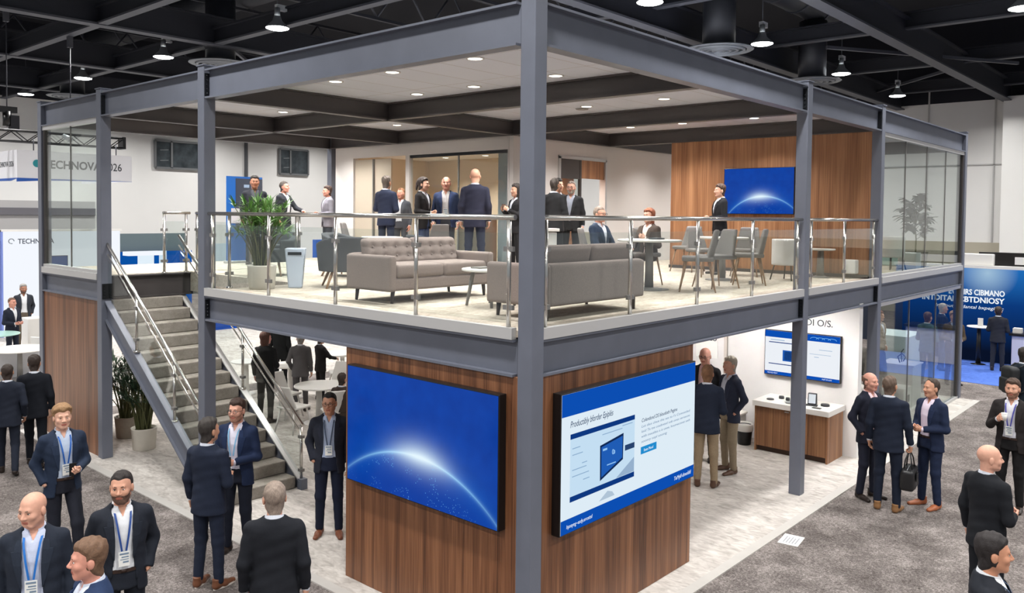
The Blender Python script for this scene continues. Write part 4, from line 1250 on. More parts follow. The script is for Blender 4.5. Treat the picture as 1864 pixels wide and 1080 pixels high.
for i, (x, y, a) in enumerate(((4.42, 1.78, 10), (4.28, 1.62, -20))):
    o_ = MB().cbox((0, 0, .004), (.21, .29, .006)).build('paper_sheet', PAPER); o_.location = (x, y, DZ + .70); o_.rotation_euler = (0, 0, R(a))
    tag(o_, ('white paper spread on the dining table before the seated man', 'white paper on the left edge of the first dining table')[i], 'paper')
tag(MB().cbox((4.62, 1.58, DZ + .712), (.2, .14, .022)).build('notebook', mat('dark_cover', (60, 62, 66), .5), bevel=.003), 'dark closed notebook on the first dining table', 'notebook')

# white items behind the glass
t = thing('reflection_bin', 'white tapered bin shape standing in for a glass reflection beside the palm and armchair', 'litter bin', (1.05, 5.08, DZ), R(-40))  # bin shape added where the railing glass only shows a reflection
MB().add([(-.09, -.08, 0), (.09, -.08, 0), (.09, .08, 0), (-.09, .08, 0), (-.135, -.11, .54), (.135, -.11, .54), (.135, .11, .54), (-.135, .11, .54)], [(0, 1, 5, 4), (1, 2, 6, 5), (2, 3, 7, 6), (3, 0, 4, 7), (0, 3, 2, 1), (4, 5, 6, 7)]).build('body', mat('cool_white_plastic', (214, 226, 244), .3), t, bevel=.015)
MB().box(-.09, .09, -.116, -.09, .45, .49).build('slot', BOLT, t)
t = thing('white_tub_shape', 'white rounded tub shape standing in for a glass reflection, below the wall screen', 'chair', (7.75, 1.0, DZ), R(-100))  # tub shape added as a solid stand-in for a bright reflection
sdf_obj('shell', lambda P: sx(np.maximum(np.sqrt(P[0] ** 2 + P[1] ** 2) - .25, np.abs(P[2] - .46) - .20), -np.maximum(np.sqrt(P[0] ** 2 + (P[1] + .06) ** 2) - .19, .40 - P[2]), .03) - .012, (-.32, -.32, .2), (.32, .32, .74), .018, PLW, t)
for x in (-1, 1):
    for y in (-1, 1): MB().cone((x * .2, y * .2, 0), (x * .15, y * .15, .27), .011, .011, 8).build('leg', BOLT, t)
remember(t)
dup(t, (12.2, .75, DZ), R(60), 'white rounded tub chair upstairs behind the right end glazing')
t = thing('reflection_stand', 'white and pale blue block standing in for a reflection left of the corner column', 'drinks stand', (3.1, 2.35, DZ), R(-40))  # block added in place of a pale blue reflection in the glass
MB().cbox((0, 0, .40), (.26, .20, .80)).build('cabinet', PLW, t, bevel=.01)
MB().cbox((0, -.102, .26), (.22, .01, .30)).build('panel', mat('pale_blue_panel', (150, 200, 236), .3), t)
MB().cbox((0, 0, .83), (.32, .26, .04)).build('top', TOPW, t, bevel=.006)
tag(MB().cbox((8.98, .42, DZ + .20), (.16, .22, .24)).build('waste_box', PLW, bevel=.015), 'small white open box on the floor at the right end of the wood wall', 'box')
tag(MB().cbox((12.75, .55, DZ + .17), (.36, .36, .34)).build('cube_stool', PLW, bevel=.02), 'white cube stool upstairs beside the potted tree', 'stool')
tag(MB().cbox((13.9, 1.1, DZ + .14), (.7, .5, .28)).build('low_bench', mat('pale_teal_cloth', (170, 200, 194), .8), bevel=.03), 'low pale teal bench upstairs right of the potted tree', 'bench')

# ------------------------------------------------------------------ plants
def blade(q, base, d, L_, w, droop, up=(0, 0, 1), n=4, fold_=.25):
    base = Vector(base); d = Vector(d).normalized(); side = d.cross(Vector(up))
    if side.length < .05: side = Vector((1, 0, 0))
    side.normalize(); nrm = side.cross(d)
    V = []
    for i in range(n + 1):
        u = i / n; c = base + d * (L_ * u) + Vector((0, 0, -droop * L_ * u * u))
        ww = w * math.sin(PI * (.12 + .86 * u)) ** .8 if i < n else w * .06
        V += [c - side * ww + nrm * ww * fold_, c, c + side * ww + nrm * ww * fold_]
    F = []
    for i in range(n):
        k = i * 3; F += [(k, k + 1, k + 4, k + 3), (k + 1, k + 2, k + 5, k + 4)]
    q.add(V, F, True)
def pot(t, r0, r1, h, m):
    MB().lathe([(0, 0), (r0, 0), (r0 + .01, .01), (r1, h - .02), (r1 + .008, h), (r1 - .02, h), (r1 - .03, h - .05), (0, h - .05)], n=32).build('pot', m, t)
    MB().cyl((0, 0, h - .07), (0, 0, h - .045), r1 - .03, 24).build('soil', SOIL, t)
def fan_palm(lab, loc, pr, ph_, m, stems, spread, zr, fl, seed, cat='plant', pm=POTW):
    rg = random.Random(seed)
    t = thing('potted_palm', lab, cat, loc)
    pot(t, pr * .82, pr, ph_, pm)
    q = MB(); sm = MB()
    for k in range(stems):
        a = rg.uniform(0, 2 * PI); rr = rg.uniform(.02, pr * .55)
        b0 = Vector((rr * math.cos(a), rr * math.sin(a), ph_ - .06))
        a2 = a + rg.uniform(-.7, .7); r2 = spread * rg.uniform(.15, 1) ; z2 = rg.uniform(*zr)
        tip = Vector((r2 * math.cos(a2), r2 * math.sin(a2), z2))
        mid = b0.lerp(tip, .5) + Vector((0, 0, .12 * z2))
        pts = [b0, b0.lerp(mid, .5) + Vector((0, 0, .04)), mid, mid.lerp(tip, .55) + Vector((0, 0, .03)), tip]
        sm.tube(pts, [.011, .010, .008, .006, .004], 6)
        d = (tip - mid).normalized()
        for j in range(9):
            th = (j - 4) / 4 * 1.5 + rg.uniform(-.1, .1)
            sd = d.cross(Vector((0, 0, 1)))
            sd = sd.normalized() if sd.length > .05 else Vector((1, 0, 0))
            dd = d * math.cos(th) + sd * math.sin(th) + Vector((0, 0, rg.uniform(.05, .5)))
            blade(q, tip, dd, fl * rg.uniform(.75, 1.15), fl * .042, rg.uniform(.2, .55))
    sm.build('stems', STEM, t, fix=False); q.build('foliage', m, t, fix=False)
    return t
fan_palm('bushy green palm in a white pot upstairs behind the left balustrade', (.62, 5.22, DZ), .19, .32, LEAF, 64, .36, (.70, 1.12), .26, 3)
fan_palm('dark green palm in a white pot on the floor under the staircase', (.72, 8.95, .012), .20, .36, LEAFD, 60, .38, (.75, 1.65), .34, 5)
fan_palm('second dark palm partly hidden in shade behind the staircase palm', (.85, 9.9, .012), .20, .36, LEAFD, 36, .36, (.7, 1.3), .32, 9, pm=POTG)
rg = random.Random(11)
t = thing('potted_tree', 'small leafy tree in a beige square pot behind the upper right glazing', 'plant', (13.4, .62, DZ))
MB().add([(-.17, -.17, 0), (.17, -.17, 0), (.17, .17, 0), (-.17, .17, 0), (-.2, -.2, .33), (.2, -.2, .33), (.2, .2, .33), (-.2, .2, .33)], [(0, 1, 5, 4), (1, 2, 6, 5), (2, 3, 7, 6), (3, 0, 4, 7), (0, 3, 2, 1)]).box(-.18, .18, -.18, .18, .24, .29).build('pot', POTG, t)
q = MB(); sm = MB(); sm.tube([(0, 0, .28), (.02, 0, .6), (-.01, .02, .9), (.02, 0, 1.35)], [.016, .014, .011, .006], 7)
for k in range(26):
    z = rg.uniform(.62, 1.45); a = rg.uniform(0, 2 * PI); L_ = .30 * (1 - .5 * abs((z - .95) / .6)) + .06
    tip = Vector((math.cos(a) * L_, math.sin(a) * L_, z + .12))
    sm.tube([(0.01, 0, z - .05), tip * .6 + Vector((0, 0, z * .4 - .02)), tip], [.006, .004, .003], 5)
    for j in range(15):
        d = Vector((math.cos(a + rg.uniform(-1.2, 1.2)), math.sin(a + rg.uniform(-1.2, 1.2)), rg.uniform(-.3, .7)))
        blade(q, Vector((0, 0, z)).lerp(tip, rg.uniform(.3, 1)), d, rg.uniform(.14, .22), .046, .3, n=3)
sm.build('trunk', STEM, t, fix=False); q.build('foliage', LEAFG, t, fix=False)

# ------------------------------------------------------------------ downstairs: display cabinet and gadgets
t = thing('display_cabinet', 'walnut display cabinet with a thick white top under the wall screen', 'cabinet', (0, 0, 0))
MB().box(7.76, 8.40, .30, 1.50, .10, .78).box(7.74, 8.40, .28, .31, .012, .78).box(7.74, 8.40, 1.49, 1.52, .012, .78).build('carcass', WOODL, t)
MB().box(7.80, 8.38, .31, 1.49, .012, .10).build('plinth', mat('dark_plinth', (70, 46, 34), .6), t)
for k in range(4):
    d = MB().box(7.742, 7.76, .315 + k * .294, .315 + k * .294 + .288, .105, .775).build('door', WOODL, t, bevel=.003, seg=1)
    if k in (1, 2): MB().box(7.725, 7.742, .315 + k * .294 + (.20 if k == 1 else .02), .315 + k * .294 + (.27 if k == 1 else .09), .735, .75).build('handle', STAIN, d)
MB().box(7.69, 8.41, .25, 1.55, .78, .87).build('worktop', TOPW, t, bevel=.006)
DEV = mat('dark_gadget', (38, 38, 42), .35)
for i, (x, y, r_, h, lab) in enumerate(((7.92, 1.33, .062, .018, 'flat dark round puck at the left end of the white cabinet top'), (8.12, 1.22, .045, .045, 'small dark cup shaped gadget second from left on the cabinet top'), (8.05, 1.08, .035, .05, 'small brown gadget left of the column on the cabinet top'), (8.08, .46, .07, .035, 'round dark speaker puck at the right end of the cabinet top'))):
    tag(MB().lathe([(0, 0), (r_, 0), (r_ * 1.02, h * .5), (r_ * .9, h), (0, h)], (x, y, .87), 20).build('gadget', DEV), lab, 'gadget')
tag(MB().lathe([(0, 0), (.05, 0), (.075, .02), (.07, .02), (.04, .006), (0, .006)], (7.86, .98, .87), 20).build('dish', mat('silver_dish', (190, 190, 188), .3, .6)), 'shallow silver dish in front of the column on the cabinet top', 'dish')
o_ = MB().cbox((7.82, .50, .876), (.07, .14, .010)).build('phone', BLACK, bevel=.003); tag(o_, 'black phone lying flat at the front right of the cabinet top', 'phone')
t = thing('tablet', 'tablet with a lit white screen on a dark stand beside the column', 'tablet', (8.05, .66, .87), R(-75))
MB().prism([(-.06, 0), (.07, 0), (.03, .19), (-.02, .19)], 'x', -.07, .07).build('stand', DEV, t, bevel=.01)
MB().add([(-.055, -.063, .03), (.055, -.063, .03), (.055, -.028, .175), (-.055, -.028, .175)], [(0, 1, 2, 3)]).build('screen', emit('tablet_white', (232, 238, 244), .9), t)
MB().box(-.09, .09, -.14, -.03, 0, .012).build('keyboard', DEV, t)
t = thing('waste_bin', 'black waste bin with a pale liner beside the display cabinet', 'waste bin', (7.95, 1.80, .012))
MB().lathe([(0, 0), (.11, 0), (.14, .34), (.13, .34), (.10, .02), (0, .02)], n=24).build('bin', BLACK, t)
MB().lathe([(.143, .24), (.15, .35), (.135, .37), (.125, .30)], n=24).build('liner', mat('pale_liner', (214, 210, 204), .6), t)
t = thing('side_pedestal', 'narrow pale grey pedestal left of the waste bin by the white wall', 'pedestal', (8.15, 2.05, .012))
MB().cbox((0, 0, .23), (.30, .22, .46)).build('body', mat('pale_grey_laminate', (198, 194, 190), .5), t, bevel=.006)
MB().cbox((0, 0, .47), (.34, .26, .03)).build('top', TOPW, t, bevel=.004)

# white cafe furniture under the upper floor
round_table('cafe_table', 'round white cafe table nearest the staircase handrail', (3.72, 8.3, .012), .46, .72, tm=PLW, bm_=PLW)
round_table('cafe_table', 'round white cafe table behind the man in the grey suit', (4.55, 10.5, .012), .42, .72, tm=PLW, bm_=PLW)
round_table('cafe_table', 'round white cafe table farthest back near the white chairs', (6.2, 10.9, .012), .42, .72, tm=PLW, bm_=PLW)
round_table('cafe_table', 'small white table seen between the stair post and the dark haired woman', (4.1, 11.5, .012), .32, .72, tm=PLW, bm_=PLW)
cc = dining_chair(PLW, PLW, 'cafe_chair', 'chair', .016, .014)
cc.location = (3.05, 8.12, .012); cc.rotation_euler = (0, 0, R(100)); cc['label'] = 'white cafe chair nearest the staircase with its back to the handrail'
for x, y, a, l in ((3.55, 9.15, 10, 'white cafe chair beyond the nearest cafe table by the dark haired woman'), (4.9, 9.3, -60, 'white cafe chair right of the grey suited man, upper of two'), (4.25, 8.15, -95, 'white cafe chair on the far right side of the nearest cafe table'), (5.6, 10.2, -120, 'white cafe chair farthest back under the upper floor'), (3.4, 7.35, 160, 'white cafe chair under the seated person beside the wood box')):
    dup(cc, (x, y, .012), R(a), l)

# sheets on the carpet
t = thing('floor_sign', 'white printed sheet lying on the dark carpet right of the wood box', 'paper', (4.36, -.56, 0), R(8))
MB().box(-.17, .17, -.12, .12, .001, .004).build('sheet', PAPER, t)
q = MB()
for k in range(5): q.box(-.12, .10 - .03 * (k % 2), -.08 + k * .035, -.065 + k * .035, .004, .0048)
q.build('print', mat('grey_print', (150, 152, 156), .7), t)
t = thing('floor_sign', 'white triangular card on the carpet edge between the talking men and the black suit', 'paper', (-.52, 3.72, .012), R(20))
MB().prism([(-.16, -.10), (.16, -.05), (.05, .14)], 'z', .001, .005).build('sheet', PAPER, t)
MB().prism([(-.02, -.02), (.06, -.01), (.03, .03)], 'z', .005, .0058).build('print', TEXTK, t)
# ------------------------------------------------------------------ screens
def earth_mat(name, cx, cz, rad, hx, hz, w, h, gain=1.0):
    """planet limb glowing over deep blue, drawn in the screen's own plane (x right, z up, metres)"""
    m, nt, N, L, b = nodes_of(name)
    def M(op, a, b_=None, c=None):
        n = N.new('ShaderNodeMath'); n.operation = op
        for i, v in enumerate((a, b_, c)):
            if v is None: continue
            if isinstance(v, (int, float)): n.inputs[i].default_value = v
            else: L.new(v, n.inputs[i])
        return n.outputs[0]
    tc = N.new('ShaderNodeTexCoord'); sp = N.new('ShaderNodeSeparateXYZ'); L.new(tc.outputs['Object'], sp.inputs[0])
    x, z = sp.outputs[0], sp.outputs[2]
    dx, dz = M('SUBTRACT', x, cx), M('SUBTRACT', z, cz)
    r = M('SQRT', M('ADD', M('MULTIPLY', dx, dx), M('MULTIPLY', dz, dz)))
    d = M('SUBTRACT', r, rad)
    ex, ez = M('SUBTRACT', x, hx), M('SUBTRACT', z, hz)
    e2 = M('ADD', M('MULTIPLY', ex, ex), M('MULTIPLY', M('MULTIPLY', ez, ez), 2.0))
    hot = M('POWER', 2.718, M('MULTIPLY', e2, -9.0 / (w * w) * 4))
    hotw = M('POWER', 2.718, M('MULTIPLY', e2, -1.6 / (w * w) * 4))
    ad = M('ABSOLUTE', d)
    rim = M('POWER', 2.718, M('MULTIPLY', ad, -160 / w))
    halo = M('POWER', 2.718, M('MULTIPLY', ad, -22 / w))
    inside = M('LESS_THAN', d, 0.0)
    vor = N.new('ShaderNodeTexVoronoi'); vor.inputs['Scale'].default_value = 46 / w * 2.2; L.new(tc.outputs['Object'], vor.inputs['Vector'])
    noi = N.new('ShaderNodeTexNoise'); noi.inputs['Scale'].default_value = 5 / w * 2.2; L.new(tc.outputs['Object'], noi.inputs['Vector'])
    dots = M('MULTIPLY', M('LESS_THAN', vor.outputs['Distance'], .22), M('GREATER_THAN', noi.outputs['Fac'], .53))
    city = M('MULTIPLY', M('MULTIPLY', dots, inside), M('MULTIPLY', hotw, .8))
    base = N.new('ShaderNodeMixRGB'); base.inputs['Color1'].default_value = (*lin((8, 40, 122)), 1); base.inputs['Color2'].default_value = (*lin((14, 78, 186)), 1)
    L.new(M('MULTIPLY_ADD', noi.outputs['Fac'], .45, .3), base.inputs['Fac'])
    lim = N.new('ShaderNodeMixRGB'); lim.inputs['Color2'].default_value = (*lin((6, 58, 158)), 1); L.new(base.outputs[0], lim.inputs['Color1']); L.new(M('MULTIPLY', inside, .6), lim.inputs['Fac'])
    cur = lim.outputs[0]
    for fac, col in ((M('MULTIPLY', halo, M('ADD', M('MULTIPLY', hotw, .45), .05)), (40, 140, 240)), (M('MULTIPLY', rim, M('ADD', M('MULTIPLY', hotw, .9), .18)), (150, 215, 255)), (M('MULTIPLY', M('MULTIPLY', hot, halo), 1.1), (228, 246, 255)), (city, (120, 200, 255))):
        mx = N.new('ShaderNodeMixRGB'); mx.use_clamp = True; mx.inputs['Color2'].default_value = (*lin(col), 1)
        L.new(M('MINIMUM', fac, 1.0), mx.inputs['Fac']); L.new(cur, mx.inputs['Color1']); cur = mx.outputs[0]
    em = N.new('ShaderNodeEmission'); em.inputs['Strength'].default_value = gain; L.new(cur, em.inputs['Color'])
    gl = N.new('ShaderNodeBsdfGlossy'); gl.inputs['Roughness'].default_value = .15; gl.inputs['Color'].default_value = (.02, .02, .02, 1)
    ad_ = N.new('ShaderNodeAddShader'); L.new(em.outputs[0], ad_.inputs[0]); L.new(gl.outputs[0], ad_.inputs[1])
    L.new(ad_.outputs[0], N['Material Output'].inputs['Surface'])
    return m
def screen(lab, loc, rz, w, h, face, dep=.07, cat='screen', bez=.012):
    """loc = centre of the back plane; the face looks along local -y"""
    t = thing('wall_screen', lab, cat, loc, rz)
    MB().box(-w / 2 - bez, w / 2 + bez, -dep, -.004, -h / 2 - bez, h / 2 + bez).build('housing', BLACK, t, bevel=.006)
    MB().box(-w / 2, w / 2, -dep - .002, -dep + .004, -h / 2, h / 2).build('display', face, t)
    MB().box(-.3, .3, -.006, .0, -.2, .2).build('mount', BLACK, t)
    return t
W1, H1 = 2.155, 1.205
screen('huge screen on the wood box left of the corner column showing a glowing blue planet', (.03, 1.36, 1.745), -PI / 2, W1, H1, earth_mat('planet_display', -.045, -1.85 - .04 + .005, 1.736, .06, -.135, W1, H1), .10)
screen('wall screen on the wood wall upstairs showing a glowing blue planet', (9.14, 2.17, 4.445), -PI / 2, 1.36, .84, earth_mat('planet_display_upper', .10, -.98, .88, .03, -.10, 1.36, .84), .06)
def E_(n, rgb, s_=1.0): return emit('ui_' + n, rgb, s_)
UW, UB, UN, UP, UT, UC = E_('page', (222, 236, 246)), E_('blue', (12, 78, 178)), E_('navy', (14, 56, 128)), E_('panel', (196, 222, 242)), E_('ink', (44, 70, 104)), E_('cyan', (34, 140, 206))
t = screen('huge screen on the wood box right of the corner column showing a software page', (1.59, .03, 1.695), 0, 2.40, 1.28, UW, .10)
YF = -.1025
def rect(x0, x1, z0, z1, m, name, lv=1):
    return MB().box(x0 - 1.59, x1 - 1.59, YF - .0006 * lv, YF + .0003, z0 - 1.695, z1 - 1.695).build(name, m, t)
rect(.39, 2.79, 2.13, 2.335, UB, 'header_band'); rect(.39, 2.79, 1.055, 1.185, UB, 'footer_band')
rect(.52, 1.58, 1.33, 1.955, UP, 'window_panel', 1); rect(.52, 1.58, 1.91, 1.957, UN, 'window_bar', 2); rect(.52, 1.58, 1.33, 1.38, UN, 'window_bar', 2)
v = [(.985, 1.76), (1.38, 1.81), (1.375, 1.55), (.99, 1.42)]
MB().prism([(x - 1.59, z - 1.695) for x, z in v], 'y', YF - .0021, YF).build('pictured_monitor', E_('monitor', (16, 40, 84)), t)
v = [(1.005, 1.742), (1.365, 1.785), (1.36, 1.57), (1.01, 1.45)]
MB().prism([(x - 1.59, z - 1.695) for x, z in v], 'y', YF - .0027, YF).build('pictured_image', E_('monitor_face', (32, 92, 180)), t)
q = MB()
for (x, z, r_) in ((1.20, 1.66, .022), (1.22, 1.655, .016)): q.tube([(x - 1.59 + r_ * .6 * math.cos(a), YF - .003, z - 1.695 + r_ * math.sin(a)) for a in [2 * PI * k / 14 for k in range(15)]], .004, 5)
q.box(1.10 - 1.59, 1.25 - 1.59, YF - .0033, YF, 1.545 - 1.695, 1.555 - 1.695).box(1.03 - 1.59, 1.10 - 1.59, YF - .0033, YF, 1.70 - 1.695, 1.72 - 1.695)
q.build('pictured_symbol', E_('symbol', (150, 200, 246)), t)
rect(1.41, 1.58, 1.625, 1.68, E_('tag', (40, 66, 108)), 'window_tag', 2)
q = MB().prism([(1.26 - 1.59, 1.385 - 1.695), (1.575 - 1.59, 1.385 - 1.695), (1.575 - 1.59, 1.53 - 1.695)], 'y', YF - .0015, YF).build('pictured_keys', E_('keys', (150, 176, 204)), t)
q = MB()
for x, z, l in ((.55, 1.82, .12), (.55, 1.76, .16), (.70, 1.66, .08), (.55, 1.62, .22), (.55, 1.56, .26), (.72, 1.50, .1), (1.02, 1.86, .34), (1.36, 1.885, .18)): q.box(x - 1.59, x + l - 1.59, YF - .0013, YF, z - 1.699, z - 1.691)
q.build('window_lines', E_('lines', (140, 172, 204)), t)
MB().prism([(.98 - 1.59, 1.225 - 1.695), (1.24 - 1.59, 1.225 - 1.695), (1.20 - 1.59, 1.27 - 1.695), (1.12 - 1.59, 1.295 - 1.695)], 'y', YF - .0008, YF).build('pictured_stand', E_('standpic', (176, 196, 214)), t)
rect(1.70, 2.0, 1.525, 1.60, UC, 'button', 1)
def tx(body, x, z, size, m, width=None, shear=0.0, name='text', par=None):
    return text_mesh(name, body, size, m, par or t, (x - 1.59, YF - .003, z - 1.695), align='LEFT', shear=shear, width=width, extrude=.0004)
tx('Productibly bforder Epipl\u00e9s', .51, 2.02, .085, UT, .68, .25, 'headline')
tx('Colendond DS bloudoth Pegine', 1.70, 1.855, .055, UT, .70, .25, 'subheading')
for i, l in enumerate(('Lut dius clvue the ses to l\u2019s Connseded', 'loid Ta tse coubnted sob ones seresons', 'with meutibts a is unee, houmeconet seth', 'soonry sopl soontg')):
    tx(l, 1.70, 1.80 - i * .052, .036, E_('grey', (120, 146, 176)), .98 if i < 3 else .50, .2, 'body_line')
tx('Seuts Mood', 1.75, 1.548, .04, E_('white', (232, 244, 255)), .18, .1, 'button_text')
tx('TeMylf-dnvoldd', 2.36, 1.10, .06, E_('white', (232, 244, 255)), .36, .2, 'brand_text')
tx('hpseyng\u2013esdy,ercettd', .47, 1.10, .05, E_('white', (232, 244, 255)), .40, .2, 'footer_text')
# smaller screen with the same page on the white wall
t2 = screen('wide screen with a white software page on the white wall above the cabinet', (8.42, .985, 1.605), -PI / 2, 1.30, .765, E_('page2', (236, 240, 246)), .07)
YG = -.0725
def r2(x0, x1, z0, z1, m, name): return MB().box(x0, x1, YG - .0008, YG, z0, z1).build(name, m, t2)
r2(-.65, .65, .27, .382, UB, 'header_band'); r2(-.65, .65, -.382, -.325, UB, 'footer_band')
r2(-.58, -.02, .175, .19, UN, 'window_bar'); r2(-.58, -.02, -.20, -.185, UN, 'window_bar'); r2(-.33, -.06, -.13, .06, E_('monitor_face', (32, 92, 180)), 'pictured_monitor'); r2(-.30, -.09, -.11, .04, E_('monitor', (16, 40, 84)), 'pictured_image')
q = MB()
for k in range(4): q.tube([(.22 + .10 * k + .07 * math.cos(a), YG - .002, .31 + .03 * math.sin(a)) for a in [PI * j / 8 for j in range(9)]], .004, 5)
q.build('header_arcs', E_('arc', (120, 190, 246)), t2)
for a_, b_, c_, d_ in ((.30, .52, .13, .138), (.22, .30, .0, .008), (-.55, -.30, .22, .232), (.14, .5, .05, .056)): MB().box(a_, b_, YG - .001, YG, c_, d_).build('page_line', E_('lines', (140, 172, 204)), t2)
text_mesh('footer_text', 'npsyng sdyer\u00b7', .035, E_('white', (232, 244, 255)), t2, (-.60, YG - .003, -.362), extrude=.0004)
text_mesh('footer_text', 'mylf dnvold', .035, E_('white', (232, 244, 255)), t2, (.36, YG - .003, -.362), extrude=.0004)
o_ = text_mesh('wall_lettering', 'SDI O/S.', .16, TEXTK, None, (8.415, 1.02, 2.13), (PI / 2, 0, -PI / 2), extrude=.004, width=.52)
tag(o_, 'dark lettering high on the white wall above the wide screen', 'lettering')
# pull-up banner behind the palm
t = thing('banner_stand', 'blue pull-up banner with a phone picture behind the men near the palm', 'banner', (3.50, 10.55, DZ), 0)
MB().box(-.40, .40, -.012, 0, .05, 1.74).build('graphic', mat('banner_blue', (24, 92, 170), .5), t)
MB().box(-.20, .40, -.016, -.012, .70, 1.70).build('dark_field', mat('banner_dark', (52, 58, 72), .5), t)
MB().box(-.30, -.04, -.018, -.012, .80, 1.10).build('phone_picture', mat('banner_pale', (206, 204, 210), .5), t)
q = MB().box(-.02, .10, -.018, -.012, 1.52, 1.58).box(.14, .18, -.018, -.012, 1.52, 1.58).box(.06, .34, -.018, -.012, 1.20, 1.34); q.build('print', mat('banner_print', (150, 170, 196), .5), t)
MB().box(-.42, .42, -.08, .08, 0, .05).build('base', STAIN, t, bevel=.01); MB().cyl((0, .03, .05), (0, .03, 1.74), .012).build('pole', STAIN, t)
# ------------------------------------------------------------------ left: hanging banner, truss, lit booth
WHB = mat('banner_white', (236, 236, 242), .6)
t = thing('hanging_banner', 'large white hanging ring banner lettered TECHNOVA 2026 at the left', 'banner', (2.04, 19.0, 4.70))
MB().box(0, 2.92, 0, .06, .08, .80).build('front_face', WHB, t)
MB().box(0, .06, .06, 3.4, .08, .80).build('side_face', WHB, t)
MB().box(2.86, 2.92, .06, 3.4, .08, .80).build('far_side_face', WHB, t)
MB().prism([(0, .08), (0, -.02), (.5, .02), (1.2, .045), (2.92, .075), (2.92, .08)], 'y', -.005, .05).prism([(.06, .08), (.6, .01), (2.2, .03), (3.4, .08)], 'x', -.005, .05).build('blue_wave', mat('banner_wave_blue', (28, 86, 176), .5), t)
text_mesh('lettering', 'TECHNOVA', .30, TEXTK, t, (.62, -.004, .36), width=1.46, bold=.008)
text_mesh('lettering', '2026', .30, TEXTK, t, (2.15, -.004, .36), width=.48)
text_mesh('lettering', 'TECHNOVA 2026', .20, TEXTK, t, (-.004, 1.55, .38), rot=(PI / 2, 0, -PI / 2), width=1.30)
MB().cyl((.47, -.01, .47), (.47, .02, .47), .10, 20).build('logo_disc', mat('banner_teal', (24, 140, 150), .5), t)
for x in (.4, 2.5): MB().cyl((x, .03, .8), (x, .03, 1.1), .015, 6).build('hanger', DARK2, t)
t = thing('lighting_truss', 'black box lighting truss hanging above the white left banner', 'truss', (-3.6, 19.3, 5.74))
q = MB(); w = MB()
for y in (0, .28):
    for z in (0, .28): q.cyl((0, y, z), (8.5, y, z), .024, 8)
q.build('chords', BLACK, t)
for k in range(24):
    x = k * .354; s_ = 1 if k % 2 else -1
    for y in (0, .28): w.cyl((x, y, .14 - .14 * s_), (x + .354, y, .14 + .14 * s_), .014, 6)
    w.cyl((x, .14 - .14 * s_, .28), (x + .354, .14 + .14 * s_, .28), .012, 6)
w.build('lattice', BLACK, t)
MB().box(8.44, 8.52, -.03, .31, -.03, .31).build('end_frame', BLACK, t)
for i, (x, y, z1, lab) in enumerate(((1.95, 19.42, 8.7, 'chain hoist and cable holding the lighting truss at the far left edge'), (3.34, 19.0, 8.7, 'thin chain cable dropping behind the roof beam, right of the hoist'))):
    t = thing('chain_hoist', lab, 'hoist', (x, y, 6.0 if i == 0 else 5.5))
    if i == 0:
        MB().cyl((0, 0, .12), (0, 0, .50), .10, 14).build('motor', BLACK, t); MB().box(-.22, .22, -.08, .08, .46, .62).build('hook_block', BLACK, t)
        MB().box(.06, .26, -.1, .1, .02, .40).build('chain_bag', DARK, t)
    MB().cyl((0, 0, .1), (0, 0, z1 - 5.6), .014, 6).build('chain', DARK2, t)
    MB().box(-.06, .06, -.06, .06, z1 - 5.9, z1 - 5.5).build('beam_clamp', DARK2, t)
t = thing('truss_lamp', 'small spotlight fixed on the lighting truss beside the glass wall', 'spotlight', (3.2, 19.15, 5.95))
MB().cone((0, 0, .0), (.16, -.14, -.10), .06, .08, 12).build('body', LHOUS, t)
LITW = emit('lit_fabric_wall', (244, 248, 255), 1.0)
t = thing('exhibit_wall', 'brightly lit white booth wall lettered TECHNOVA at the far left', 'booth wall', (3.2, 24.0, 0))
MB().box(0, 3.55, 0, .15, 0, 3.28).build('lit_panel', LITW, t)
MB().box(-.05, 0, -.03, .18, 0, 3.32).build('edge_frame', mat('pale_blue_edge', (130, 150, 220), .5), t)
MB().box(-.05, 3.6, -.04, .18, 3.28, 3.34).build('top_frame', PLW, t)
text_mesh('lettering', 'TECHNOVA', .22, mat('booth_grey_print', (70, 78, 92), .6), t, (.42, -.006, 2.90), width=1.05, bold=.004)
q = MB().tube([(.24 + .075 * math.cos(a), -.006, 2.98 + .075 * math.sin(a)) for a in [2 * PI * k / 16 for k in range(14)]], .014, 6); q.build('logo_ring', mat('booth_logo_grey', (120, 130, 140), .6), t)
t = thing('wall_screen', 'small dark blue screen mounted on the lit booth wall at the far left', 'screen', (4.75, 23.98, 0))
MB().box(-.42, .30, -.07, 0, 1.75, 2.50).build('housing', BLACK, t); MB().box(-.40, .28, -.075, -.068, 1.77, 2.48).build('display', emit('far_screen_blue', (24, 74, 140), .8), t)
tag(MB().box(1.2, 3.05, 23.9, 24.0, 0, 3.1).build('exhibit_wall', mat('blue_far_panel', (40, 96, 190), .5)), 'blue booth wall edge left of the lit white booth wall', 'booth wall')
def booth(lab, x0, x1, y, h, m, name='exhibit_wall'):
    return tag(MB().box(x0, x1, y, y + .12, 0, h).build(name, m), lab, 'booth wall')
booth('dark grey booth wall seen over the stair landing', 7.5, 10.6, 27.0, 3.1, mat('booth_slate', (92, 106, 110), .6))
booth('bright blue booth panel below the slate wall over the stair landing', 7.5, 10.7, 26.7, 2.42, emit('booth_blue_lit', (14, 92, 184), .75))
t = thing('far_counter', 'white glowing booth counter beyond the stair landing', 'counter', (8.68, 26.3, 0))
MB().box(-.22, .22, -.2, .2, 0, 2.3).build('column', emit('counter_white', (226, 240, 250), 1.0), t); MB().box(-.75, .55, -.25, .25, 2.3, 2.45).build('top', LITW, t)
tag(MB().box(9.28, 9.48, 26.3, 26.5, 0, 2.45).build('light_pillar', emit('pillar_white', (210, 232, 246), .9)), 'small glowing white pillar right of the far counter over the landing', 'pillar')
